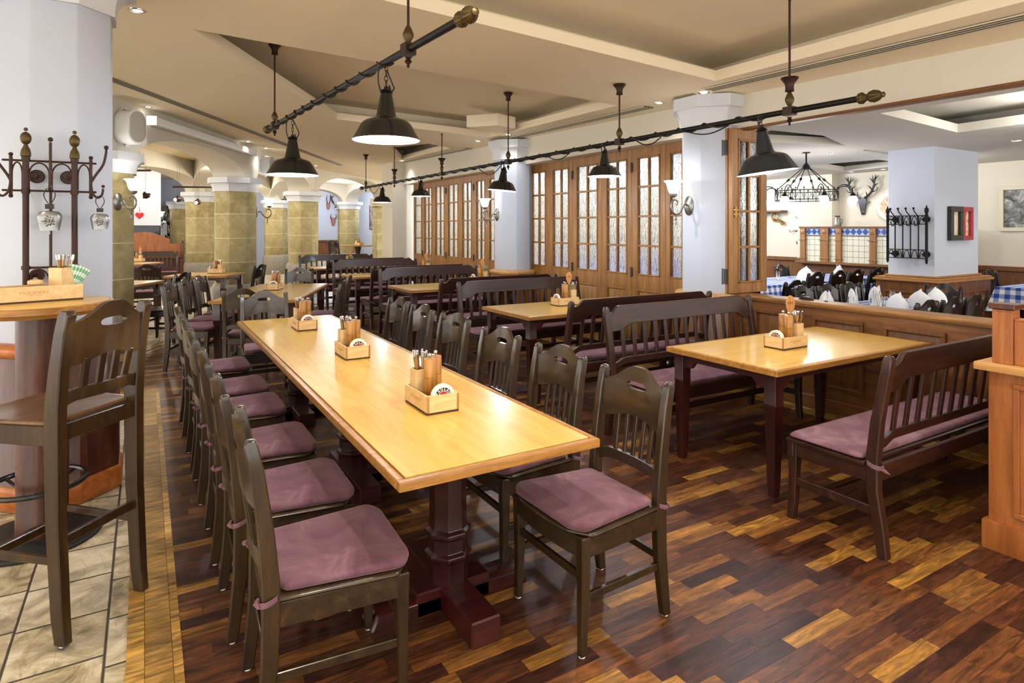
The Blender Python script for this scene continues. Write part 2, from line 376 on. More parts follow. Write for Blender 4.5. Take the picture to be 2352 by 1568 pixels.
M['art_plate'] = mat_art('terracotta_plate_print', ['7A2F22', 'D98C6A', 'EDC6A8', 'E8B090'], 9, 8)
M['art_mountain'] = mat_art('dusky_mountain_print', ['3A2E3C', '6A5468', 'A98FA5', 'CDBBD0'], 4, 4)
# ------------------------------------------------------------------ the room
def zc(x, y): return 2.75 + .018*(y - 3.9) + .047*(4.77 - x)
U = Vector((.480, .877, 0)); NB = Vector((-.877, .480, 0))     # arcade direction and its back side

# floors
PQPOLY = [(.115,-2.2),(.115,6.62),(-1.1,6.62),(-1.1,6.75),(-.27,8.12),(.31,9.13),(5.2,18.05),(5.2,12.9),(11.3,12.9),(11.3,-2.2)]
m = MB(); m.prism([(x,y,-.05) for x, y in [(-7,-2.2),(11.3,-2.2),(11.3,30),(-7,30)]], (0,0,.046)); struct(m.build('floor', M['tile']))
m = MB(); m.prism([(x,y,-.003) for x, y in PQPOLY], (0,0,.006)); struct(m.build('floor_parquet', M['parquet']))
m = MB(); m.prism([(-.055,-2.2,-.004),(.115,-2.2,-.004),(.115,6.62,-.004),(-.055,6.62,-.004)], (0,0,.012)); m.prism([(-1.1,6.62,-.004),(-.056,6.62,-.004),(-.056,6.45,-.004),(-1.1,6.45,-.004)], (0,0,.012))
struct(m.build('trim_1', M['border']))
a = Vector((-.8,7.24,-.004)); b = Vector((5.1,18.02,-.004)); w = Vector((-.155,.085,0))
m = MB(); m.prism([a, b, b + w, a + w], (0,0,.010)); struct(m.build('trim_2', M['border_diag']))
m = MB(); m.box(4.60,4.775,1.3,12.5,-.002,.008); struct(m.build('trim_3', M['border']))

# ceiling with its sunk coffers
COFF = [[(4.23,3.67),(3.95,-2.1),(.2,-2.1),(.2,3.69)], [(.307,5.165),(2.201,8.242),(4.374,7.977),(4.281,5.006)], [(3.71,10.41),(4.55,12.05),(4.48,9.56),(4.0,9.38)]]
def inset(poly, d):
    """outset a convex polygon by d"""
    n = len(poly); ar = sum(poly[i][0]*poly[(i+1) % n][1] - poly[(i+1) % n][0]*poly[i][1] for i in range(n)); sg = 1 if ar > 0 else -1; out = []
    L = []
    for i in range(n):
        p, q = Vector(poly[i]), Vector(poly[(i+1) % n]); t = (q - p).normalized(); nn = Vector((t.y, -t.x))*sg; L.append((p + nn*d, t))
    for i in range(n):
        (p, t), (q, u) = L[i-1], L[i]; k = t.x*u.y - t.y*u.x; r = q - p; s_ = (r.x*u.y - r.y*u.x)/k; v = p + t*s_; out.append((v.x, v.y))
    return out
def ceiling_sheet(name, outer, holes, zf, mat, up=.27, lip=.09, trough=.42, thick=.16):
    bm = bmesh.new()
    def loop(poly):
        vs = [bm.verts.new((x, y, zf(x, y))) for x, y in poly]
        return [bm.edges.new((vs[i], vs[(i+1) % len(vs)])) for i in range(len(vs))]
    es = loop(outer)
    for h in holes: es += loop(h)
    bmesh.ops.triangle_fill(bm, use_beauty=True, use_dissolve=False, edges=es)
    me = bpy.data.meshes.new('x'); bm.to_mesh(me); bm.free()
    mb = MB(); mb.add([tuple(v.co) for v in me.vertices], [tuple(p.vertices) for p in me.polygons]); bpy.data.meshes.remove(me)
    for h in holes:
        o = inset(h, trough)
        mb.loft([[(x,y,zf(x,y)) for x,y in h], [(x,y,zf(x,y)+lip) for x,y in h], [(x,y,zf(x,y)+lip) for x,y in o], [(x,y,zf(x,y)+up) for x,y in o]], False, True)
    ob = mb.build(name, mat); return struct(ob)
ceiling_sheet('ceiling', [(-7,-2.2),(4.82,-2.2),(4.82,13.2),(6.9,18.6),(8.4,18.6),(8.4,30),(-7,30)], COFF, zc, M['ceiling'])
RC = [[(5.5,2.97),(7.3,3.15),(6.7,-1.5),(5.5,-1.5)], [(5.75,4.75),(7.3,4.35),(6.3,4.0),(5.5,4.05)], [(9.1,6.1),(10.6,6.35),(10.3,5.0),(9.2,5.0)], [(6.2,11),(9.5,11),(9.5,8.6),(6.2,8.6)]]
ceiling_sheet('ceiling_dining_room', [(4.87,-2.2),(11.3,-2.2),(11.3,12.9),(4.87,12.9)], RC, lambda x, y: 2.5, M['ceiling_pale'], up=.22)

# right-hand wall: lintel above the folding windows, columns, low panelled wall
m = MB(); m.box(4.80,4.88,-2.2,3.9,2.44,3.2); m.box(4.80,5.10,3.9,12.62,2.44,3.2); struct(m.build('wall_right', M['plaster']))
m = MB(); m.box(4.55,5.2,12.62,13.3,-.01,3.2); m.box(5.2,11.3,12.9,13.1,-.01,2.6); struct(m.build('wall_stub', M['plaster']))
m = MB(); m.box(4.79,4.885,-2.2,3.86,2.415,2.44); struct(m.build('trim_4', M['panel_h'], bevel=.006))

def octo(c, ap, z, rot=pi/8):
    R = ap/cos(pi/8); return [(c[0] + R*cos(2*pi*i/8 + rot), c[1] + R*sin(2*pi*i/8 + rot), z) for i in range(8)]
def oct_column(label, c, ap, zb, zt, shaft, capital, base=None, basez=None, capf=1.35, wains=None, caph=.30, group=None, name='octagonal_column'):
    t = thing(name, label, 'column', (c[0], c[1], 0), 0, group); o = (0, 0)
    z0 = basez if basez else (.0 if not wains else .0)
    mb = MB(); mb.loft([octo(o, ap, max(z0, 0)), octo(o, ap, zt - caph*.2)]); mb.build('shaft', shaft, t, bevel=.008)
    mb = MB(); k = ap; R = []
    R.append(octo(o, k*1.02, zt - caph)); R.append(octo(o, k*1.08, zt - caph)); R.append(octo(o, k*1.08, zt - caph*.9))
    for i in range(7):
        a = i/6*pi/2; R.append(octo(o, k*(1.08 + (capf - 1.12)*(1 - cos(a))), zt - caph*.9 + caph*.5*sin(a)))
    R.append(octo(o, k*capf, zt - caph*.4)); R.append(octo(o, k*capf, zt)); mb.loft(R); mb.build('capital', capital, t, bevel=.004, ang=25)
    if base:
        mb = MB(); mb.loft([octo(o, ap*1.14, 0), octo(o, ap*1.14, basez - .09), octo(o, ap*1.11, basez - .03), octo(o, ap*1.02, basez + .01)]); mb.build('plinth', base, t, bevel=.01)
    if wains:
        mb = MB(); mb.loft([octo(o, ap*1.2, 0), octo(o, ap*1.2, .11), octo(o, ap*1.15, .12), octo(o, ap*1.15, wains - .06)]); mb.build('wainscot', M['wains'] if name == 'octagonal_pillar' else M['panel'], t, bevel=.004)
        mb = MB(); mb.loft([octo(o, ap*1.16, wains - .075), octo(o, ap*1.26, wains - .05), octo(o, ap*1.26, wains - .02), octo(o, ap*1.14, wains), octo(o, ap*.99, wains)]); mb.build('wainscot_cap', M['wains_trim'] if name == 'octagonal_pillar' else M['desk_light'], t, bevel=.003)
        if name == 'octagonal_pillar':
            mb = MB(); mb.loft([octo(o, ap*1.21, .0), octo(o, ap*1.215, .105), octo(o, ap*1.16, .125)]); mb.build('skirting', M['wains_trim'], t, bevel=.003)
    return t
PIL = (-.4215, 4.389)
oct_column('white octagonal pillar with cherry wood wainscot behind the tall round table', PIL, .2535, 0, 3.03, M['white'], M['stucco'], wains=.88, capf=1.5, caph=.30, name='octagonal_pillar')
oct_column('white octagonal column between the open folded window and the closed windows', (4.77, 4.19), .27, 0, 2.745, M['white'], M['stucco'], wains=.89, capf=1.32, caph=.28)
oct_column('white octagonal column standing between the two banks of folding windows', (4.77, 7.95), .27, 0, 2.79, M['white'], M['stucco'], wains=.89, capf=1.32, caph=.28)

mb = MB(); mb.box(4.77,4.88,-2.2,3.95,.0,.85)
mb.box(4.745,4.78,-2.2,3.95,.0,.12)
struct(mb.build('wall_low_partition', M['panel_h'], bevel=.004))
mb = MB(); mb.box(4.73,4.93,-2.2,3.95,.862,.892); mb.box(4.748,4.91,-2.2,3.95,.845,.865); struct(mb.build('trim_5', M['oak_h'], bevel=.008, seg=2))
k = 6
for y0 in (3.265, 2.695, 2.125, 1.555, .985, .415):
    mb = MB(); y1 = y0 + .425 if y0 < 3.2 else y0 + .42
    y0_, y1_ = y0, y1
    for (a0, a1, b0, b1) in ((y0_, y1_, .20, .232), (y0_, y1_, .742, .774), (y0_, y0_+.032, .232, .742), (y1_-.032, y1_, .232, .742)): mb.box(4.748, 4.775, a0, a1, b0, b1)
    mb.loft([[(4.772, y0_+.035, .235),(4.772, y1_-.035, .235),(4.772, y1_-.035, .74),(4.772, y0_+.035, .74)], [(4.757, y0_+.085, .285),(4.757, y1_-.085, .285),(4.757, y1_-.085, .69),(4.757, y0_+.085, .69)]], False, True)
    struct(mb.build('trim_%d' % k, M['panel'], bevel=.004)); k += 1

# folding windows
WN = [0]
def leaf(w, label, loc, rz, zb=.02, zt=2.44, cols=2, glass_z=(.95, 2.33), hinges=(), panel=True, th=.045):
    WN[0] += 1
    t = thing('window_%d' % WN[0], label, 'window', loc, rz); t['kind'] = 'structure'
    sx = .085 if cols == 2 else .06; g0, g1 = glass_z; x0, x1 = sx, w - sx
    fb = MB(); fb.box(.002, x0, 0, th, zb, zt); fb.box(x1, w - .002, 0, th, zb, zt); fb.box(x0, x1, 0, th, g1, zt); 
    lo = g0 - (.16 if panel else g0 - zb)
    fb.box(x0, x1, 0, th, lo, g0)
    for (a, b, c, d) in ((x0, x0+.016, g0, g1), (x1-.016, x1, g0, g1), (x0, x1, g0, g0+.016), (x0, x1, g1-.016, g1)): fb.box(a, b, -.008, th+.004, c, d)
    for i in range(1, cols): xm = x0 + (x1-x0)*i/cols; fb.box(xm-.012, xm+.012, .003, th-.003, g0, g1)
    for i in range(1, 4): zm = g0 + (g1-g0)*i/4; fb.box(x0, x1, .001, th-.001, zm-.011, zm+.011)
    fb.build('window_frame', M['oak'], t, bevel=.003)
    gb = MB(); gb.box(x0+.002, x1-.002, th*.5-.002, th*.5+.002, g0+.002, g1-.002); gb.build('pane', M['glass'], t)
    if panel:
        pb = MB(); pb.box(x0, x1, .012, th-.01, zb+.1, lo); pb.box(x0, x1, 0, th, zb, zb+.12)
        for (a, b, c, d) in ((x0, x1, lo-.028, lo), (x0, x1, .14, .168), (x0, x0+.028, .168, lo-.028), (x1-.028, x1, .168, lo-.028)): pb.box(a, b, -.006, .02, c, d)
        pb.loft([[(x0+.04,.012,.18),(x1-.04,.012,.18),(x1-.04,.012,lo-.04),(x0+.04,.012,lo-.04)], [(x0+.08,0,.22),(x1-.08,0,.22),(x1-.08,0,lo-.08),(x0+.08,0,lo-.08)]], False, True)
        pb.build('panel', M['oak'], t, bevel=.003)
    for hx, hz in hinges:
        hb = MB(); hb.box(hx-.016, hx+.016, -.012, .004, hz-.055, hz+.055); hb.lathe([(.008,-.06),(.008,.06)], 8, (hx, -.012, hz)); hb.build('hinge', M['hinge'], t)
    return t
WX = 4.98
NEAR = [8.23, 7.87, 7.32, 6.755, 6.13, 5.57, 5.02, 4.70]; FAR = [12.5, 11.99, 11.43, 10.83, 10.22, 9.67, 9.17, 8.85]
ords = ['first', 'second', 'third', 'fourth', 'fifth']
for nm, Ys, gz in (('nearer bank of folding windows', NEAR, (.95, 2.33)), ('far bank of folding windows', FAR, (.95, 2.33))):
    for i in range(7):
        w = Ys[i] - Ys[i+1]; narrow = i in (0, 6)
        lab = ('narrow oak window strip at the %s end of the %s' % ('far' if i == 0 else 'near', nm)) if narrow else ('rippled-glass oak leaf, %s from the far end of the %s' % (ords[i-1], nm))
        hg = [(0.0, 2.22), (0.0, .98)] if i in (1, 3, 5) else ([(w, 2.22), (w, .98)] if i == 6 else [])
        leaf(w, lab, (WX, Ys[i], 0), -pi/2, cols=1 if narrow else 2, glass_z=gz, hinges=hg)
# open leaves folded against the near column
def small_leaf(label, y, face, w=.50):
    return leaf(w, label, (4.655, y, 0), 0, cols=2 if w > .3 else 1, zb=.895, zt=2.43, glass_z=(.99, 2.33), panel=False, hinges=face)
op = small_leaf('open oak window leaf with eight panes facing the room, folded at the column', 3.845, [])
hb = MB()
for hz in (1.05, 2.25):
    pass
br = MB(); br.box(.028,.05,-.014,0,1.60,1.70); br.box(.012,.07,-.02,-.008,1.625,1.635); br.box(.012,.07,-.02,-.008,1.665,1.675); br.build('latch', M['brass'], op)
l2 = small_leaf('narrow oak leaf folded behind the open leaf, only its edge showing', 3.90, [], .135)
l3 = small_leaf('last narrow oak leaf of the folded stack, hinged nearest the white column', 3.955, [], .135)
for hz in (1.05, 2.25):
    hb = MB(); hb.box(-.010, 0, -.012, .088, hz-.07, hz+.07); hb.lathe([(.010,-.075),(.010,.075)], 8, (-.012, .035, hz)); hb.build('hinge', M['hinge'], l2, loc=(0, .01, 0))

# sandstone arcade
CA = .345
ARC = [((-.46, 9.10), 'nearest sandstone column, beside the white pillar with a wall lamp on it'), ((1.458, 12.52), 'stout sandstone column behind the square table, with a wall lamp'), ((3.47, 16.2), 'sandstone column beyond the rows of benches, left of the antler arch'),
       ((1.26, 17.9), 'sandstone column at the end of the arched oak booth back'), ((3.75, 21.6), 'sandstone column carrying a small iron candle lamp, deep in the arcade'), ((1.1, 24.5), 'far pale sandstone column behind the display cabinet lamp'),
       ((6.2, 21.7), 'sandstone column behind the far round table under the antler arch'), ((2.2, 23.6), 'small sandstone pier seen behind the second wall lamp')]
for c, lab in ARC:
    oct_column(lab, c, CA, 0, 2.42, M['sandstone'], M['stucco'], base=M['granite'], basez=.47 if c[1] < 15 else .62, capf=1.33, caph=.25, name='sandstone_column', group='sandstone columns of the arcade')
m = MB(); m.box(6.15, 6.85, 18.4, 18.9, 0, 2.17); m.box(6.08,6.92,18.33,18.9,2.17,2.42); struct(m.build('wall_pier', M['sandstone']))

def arch_wall(a, b, thick, spring, rise, ins, mat, shift=0.0, top=None):
    a = Vector((*a, 0)); b = Vector((*b, 0)); d = b - a; L = d.length; u = d/L; nrm = Vector((-u.y, u.x, 0))
    pts = [(0, spring), (ins, spring)]
    n = 20
    for i in range(1, n):
        t = pi*i/n; pts.append((L/2 - (L/2 - ins)*cos(t), spring + rise*sin(t)))
    pts += [(L - ins, spring), (L, spring)]
    za = top or zc(a.x, a.y) + .01; zb_ = top or zc(b.x, b.y) + .01
    rows = []
    mb = MB()
    # strips from the arch line up to the ceiling, so that every face stays planar
    fr, bk = [], []
    for s_, z in pts:
        p = a + u*s_ + nrm*(shift - thick/2); q = p + nrm*thick; zt = za + (zb_ - za)*s_/L
        rows.append(((p.x,p.y,z),(p.x,p.y,zt),(q.x,q.y,zt),(q.x,q.y,z)))
    vs = [v for r in rows for v in r]; fs = []
    for i in range(len(rows) - 1):
        o, k_ = i*4, i*4 + 4
        for j in range(4): fs.append((o + j, o + (j+1) % 4, k_ + (j+1) % 4, k_ + j))
    fs.append((0,1,2,3)); e = (len(rows)-1)*4; fs.append((e, e+3, e+2, e+1))
    mb.add(vs, fs); return struct(mb.build('wall_arch', mat, ang=50))
P = [c for c, _ in ARC]
P0 = (-2.30, 5.68)
arch_wall(P[0], P[1], .56, 2.42, .36, .30, M['plaster'])
arch_wall(P[1], P[2], .56, 2.42, .42, .30, M['plaster'])
arch_wall(P0, P[0], .56, 2.42, .4, .30, M['plaster'])
arch_wall(P[2], (6.5, 18.65), .5, 2.42, .5, .28, M['plaster'])
arch_wall((-1.0, 13.9), P[3], .5, 2.42, .42, .30, M['plaster'])
arch_wall(P[3], P[4], .5, 2.42, .42, .30, M['plaster'])
arch_wall(P[2], P[4], .5, 2.42, .42, .30, M['plaster']); arch_wall(P[1], P[3], .5, 2.42, .42, .30, M['plaster']); arch_wall(P[0], (-1.0, 13.9), .5, 2.42, .42, .30, M['plaster'])
arch_wall(P[6], P[4], .45, 2.42, .42, .28, M['plaster']); arch_wall(P[6], (6.5, 18.65), .45, 2.42, .42, .3, M['plaster'])
# back walls of the far rooms
m = MB(); m.box(-7,.44,22.2,22.5,-.01,3.4); m.box(.30,.44,22.5,26.6,-.01,3.4); struct(m.build('wall_far_left', M['white']))
m = MB(); m.box(.3,8.3,26.6,26.9,-.01,3.4); m.box(8.0,8.3,18.6,26.6,-.01,3.4); m.box(6.8,8.3,18.4,18.7,-.01,3.4); struct(m.build('wall_far', M['white']))
m = MB(); m.box(11.1,11.3,-2.2,12.9,-.01,2.6); struct(m.build('wall_dining_back', M['plaster']))
m = MB(); m.box(10.9,11.12,6.75,7.45,.92,2.5); struct(m.build('wall_dining_pilaster', M['plaster']))
m = MB(); m.box(11.04,11.12,-2.2,12.9,.0,.86); m.box(11.0,11.12,-2.2,12.9,.86,.93); struct(m.build('wall_dining_wainscot', M['panel'], bevel=.006))
m = MB(); m.box(5.2,7.9,26.2,26.6,-.01,.95); m.box(5.2,7.9,26.15,26.6,.95,1.0); struct(m.build('wall_far_wainscot', M['panel']))
# ------------------------------------------------------------------ furniture makers
def crest(mb, w, zc_, th, top, bot, curve, hole, y0, n=44, lean=0.0):
    """curved back rail with an oval hand hole; x across, z up"""
    hz = hole[2]
    angs = sorted(set([2*pi*i/n for i in range(n)] + [atan2(top(w) - hz, w), pi - atan2(top(w) - hz, w), 2*pi + atan2(bot(w) - hz, w), pi - atan2(bot(w) - hz, w)]))
    outer, inner = [], []
    for a in angs:
        dx, dz = cos(a), sin(a); lo, hi = 0.0, 1.0
        for _ in range(40):
            t = (lo + hi)/2; x, z = dx*t, hz + dz*t
            if abs(x) <= w and bot(x) <= z <= top(x): lo = t
            else: hi = t
        outer.append((dx*lo, hz + dz*lo))
        # stadium shaped hole
        e = .62; inner.append((hole[0]*math.copysign(abs(dx)**e, dx), hz + hole[1]*math.copysign(abs(dz)**.8, dz)))
    K = len(angs); vs = []
    mids = [((o[0] + i[0])/2, (o[1] + i[1])/2) for o, i in zip(outer, inner)]
    for off in (0, th):
        for ring in (outer, mids, inner):
            for x, z in ring: vs.append((x, y0 + curve(x) + off - lean*(z - hz), z))
    fs = []
    for i in range(K):
        j = (i + 1) % K
        for r in (0, 1):
            fs.append((r*K + i, r*K + j, (r+1)*K + j, (r+1)*K + i))
            fs.append((3*K + r*K + i, 3*K + (r+1)*K + i, 3*K + (r+1)*K + j, 3*K + r*K + j))
        fs.append((i, 3*K + i, 3*K + j, j)); fs.append((2*K + i, 2*K + j, 5*K + j, 5*K + i))
    mb.add(vs, fs)

def pillow(mb, outline, z0, th, puff, seg=5):
    """upholstered pad from a convex outline"""
    cx = sum(p[0] for p in outline)/len(outline); cy = sum(p[1] for p in outline)/len(outline)
    def ring(k, z): return [(cx + (x - cx)*k, cy + (y - cy)*k, z) for x, y in outline]
    R = [ring(.80, z0), ring(.965, z0), ring(.99, z0 + th*.2), ring(1.0, z0 + th*.5), ring(.99, z0 + th*.8), ring(.965, z0 + th)]
    for k in (.92, .84, .7, .5, .28, .1): R.append(ring(k, z0 + th + puff*(1 - (k/.965)**2)))
    mb.loft(R)
def rounded(poly, r, n=5):
    out = []; k = len(poly)
    for i in range(k):
        p, a, b = Vector(poly[i]), Vector(poly[i-1]), Vector(poly[(i+1) % k]); u = (a - p).normalized(); v = (b - p).normalized()
        p1 = p + u*r; p2 = p + v*r
        for j in range(n + 1):
            t = j/n; q = p1*(1-t)**2 + p*2*t*(1-t) + p2*t*t; out.append((q.x, q.y))
    return out
def dense(poly, d=.03):
    out = []; k = len(poly)
    for i in range(k):
        a, b = Vector(poly[i]), Vector(poly[(i+1) % k]); n = max(1, int((b - a).length/d))
        for j in range(n): q = a + (b - a)*j/n; out.append((q.x, q.y))
    return out

def make_chair(name, label, wood, wood_h, seat=.435, total=.90, cushion=True, stool=False, loc=(0,0,0)):
    """faces +y; origin on the floor under the seat"""
    t = thing(name, label, 'bar stool' if stool else 'chair', loc)
    wf, wr = (.215, .190) if not stool else (.195, .172)           # half widths to the leg centres
    yf, yb = .195, -.195; H = total; st = seat
    tr = .036
    for sx in (-1, 1):
        # front leg, turned in at the top and slightly sabred
        mb = MB(); R = []
        for z, hw, dy in ((st - .012, .021, 0), (st - .09, .020, 0), (.25, .018, .0), (.05, .0145, .004), (0.006, .0135, .006)):
            c = (sx*wf*.96, yf - .005 + dy); R.append([(c[0]+i*hw, c[1]+j*hw, z) for i, j in ((-1,-1),(1,-1),(1,1),(-1,1))])
        mb.loft(R); lg = mb.build('front_leg', wood, t, bevel=.004)
        mb = MB(); mb.lathe([(.012,0),(.012,.007)], 10, (sx*wf*.96, yf + .001, 0)); mb.build('glide', M['glide'], lg)
        # rear leg running up into the back post
        mb = MB(); R = []; foot = -.225 if not stool else -.23
        prof = [(0.006, foot, .0145, .016), (.10, foot + .012, .016, .018), (st*.55, yb - .003, .017, .020), (st - .05, yb + .002, .0175, .022), (st + .05, yb, .0175, .0215), (st + (H-st)*.45, yb - .014, .017, .019), (st + (H-st)*.8, yb - .036, .0165, .017), (H - .018, yb - .052, .0165, .016), (H, yb - .053, .012, .011)]
        kk = 1.45 if stool else 1.18
        for z, y, hx, hy in prof: R.append([(sx*wr + i*hx*(1.25 if stool else 1.05), y + j*hy*kk, z) for i, j in ((-1,-1),(1,-1),(1,1),(-1,1))])
        mb.loft(R); lg = mb.build('rear_leg', wood, t, bevel=.004)
        mb = MB(); mb.lathe([(.013,0),(.013,.007)], 10, (sx*wr, foot + .001, 0)); mb.build('glide', M['glide'], lg)
    # seat frame: bowed front apron, straight sides, rear
    sf = MB()
    front = [(x, yf + .012 + .020*(1 - (x/wf)**2)) for x in [wf*(i/6 - 1) for i in range(13)]]
    o = []; 
    for x, y in front: o.append(((x, y, st - .085), (x, y, st - .012), (x*.93, y - .03, st - .012), (x*.93, y - .03, st - .085)))
    sf.loft([list(r) for r in o])
    for sx in (-1, 1):
        sf.hexa([(sx*(wr-.012), yb, st-.085),(sx*(wr+.014), yb, st-.085),(sx*(wf+.012), yf, st-.085),(sx*(wf-.014), yf, st-.085),(sx*(wr-.012), yb, st-.012),(sx*(wr+.014), yb, st-.012),(sx*(wf+.012), yf, st-.012),(sx*(wf-.014), yf, st-.012)])
    sf.box(-wr, wr, yb - .012, yb + .012, st - .075, st - .012); sf.build('seat_frame', wood_h, t, bevel=.003)
    ol = [(-wr - .016, yb + .012), (wr + .016, yb + .012), (wf + .024, yf - .02)] + [(x, yf + .022 + .024*(1 - (x/wf)**2)) for x in [wf*(1 - i/4) for i in range(1, 8)]] + [(-wf - .024, yf - .02)]
    ol = dense(rounded(ol, .014, 2), .05)
    sb = MB(); pillow(sb, ol, st - .013, .016, -.004 if cushion else -.007); sb.build('seat', M['stool_seat'] if stool else wood_h, t, ang=50)
    if cushion:
        cl = [(-wr + .004, yb + .03), (wr - .004, yb + .03), (wf + .012, yf + .0), (wf*.80, yf + .034), (-wf*.80, yf + .034), (-wf - .012, yf + .0)]
        cb = MB(); pillow(cb, dense(rounded(cl, .022, 3), .03), st + .004, .026, .012); cu = cb.build('cushion', M['velvet'], t, ang=60)
        for sx in (-1, 1):
            tb = MB(); z = st + .012; a = wr; pth = []
            for i in range(13):
                g = 2*pi*i/12; pth.append((sx*a + .027*cos(g), yb - .003 + .029*sin(g), z - .012 + .010*sin(g)))
            R = []
            for p in pth: R.append([(p[0], p[1], p[2]-.009), (p[0]*1.0 + .003*sx, p[1] - .003, p[2]), (p[0], p[1], p[2]+.009)])
            tb.loft([[q[0], q[1], q[2]] for q in R], False, False)
            tb.tube([(sx*(a-.01), yb-.03, z-.012), (sx*(a+.004), yb-.038, z-.016), (sx*(a+.022), yb-.034, z-.02)], [.007, .009, .003], 6)
            tb.build('tie', M['velvet'], cu, ang=60)
    # back: crest rail with hand hole, lower rail, five slats
    zt, zl = H - .035, st + (H - st)*.215
    hump = lambda x: .5*(1 + cos(pi*min(1, max(0, abs(x)/wr - .10)/.74)))
    top = lambda x: zt - .010 + .064*hump(x) + (.012*max(0, (abs(x) - wr*.86)/(wr*.14)) if abs(x) > wr*.86 else 0)
    bot = lambda x: H - .205 + .030*.5*(1 + cos(pi*min(1, abs(x)/(wr*.85))))
    curve = lambda x: -.030*(1 - (x/wr)**2)
    lean = .10
    cbm = MB(); crest(cbm, wr - .008, H - .10, .021, top, bot, curve, (.058, .016, H - .058), yb - .052, lean=lean); cbm.build('crest_rail', wood_h, t, bevel=0, ang=40)
    lr = MB(); R = []
    for i in range(15):
        x = (wr - .012)*(i/7 - 1); e = max(0, (abs(x)/wr - .72)/.28); y = yb - .010 + curve(x)*.9; z1 = zl + .026 - .022*e; z0 = zl - .020 - .022*e
        R.append([(x, y - .009, z0), (x, y + .009, z0), (x, y + .009, z1), (x, y - .009, z1)])
    lr.loft(R); lr.build('lower_rail', wood_h, t, bevel=.002)
    for k in (range(5) if not stool else range(4)):
        x = (-.096 + .048*k) if not stool else (-.090 + .060*k)
        hw = .0095 if not stool else .014
        y0 = yb - .010 + curve(x)*.9; y1 = yb - .052 + .010 + curve(x) + lean*.09
        b_ = MB(); b_.beam((x, y0, zl + .015), (x*1.06, y1, bot(x) + .012), hw*2, up=(0,1,0), ha=.012); b_.build('back_slat', wood, t, bevel=.002)
    # stretchers
    zs = .205 if not stool else .30
    for sx in (-1, 1):
        b_ = MB(); b_.beam((sx*wr, yb - .003, zs), (sx*wf*.96, yf - .005, zs), .017, ha=.028); b_.build('side_stretcher', wood_h, t, bevel=.002)
    if stool:
        b_ = MB(); b_.beam((-wf, yf, .245), (wf, yf, .245), .030, ha=.036); b_.build('foot_rest', wood_h, t, bevel=.003)
        b_ = MB(); b_.beam((-wr, yb, .36), (wr, yb, .36), .018, ha=.036); b_.build('rear_stretcher', wood_h, t, bevel=.002)
    else:
        b_ = MB(); b_.beam((-wr, yb - .002, .235), (wr, yb - .002, .235), .017, ha=.028); b_.build('rear_stretcher', wood_h, t, bevel=.002)
        b_ = MB(); b_.beam((-wf*.96, yf - .005, .275), (wf*.96, yf - .005, .275), .017, ha=.028); b_.build('front_stretcher', wood_h, t, bevel=.002)
    return t

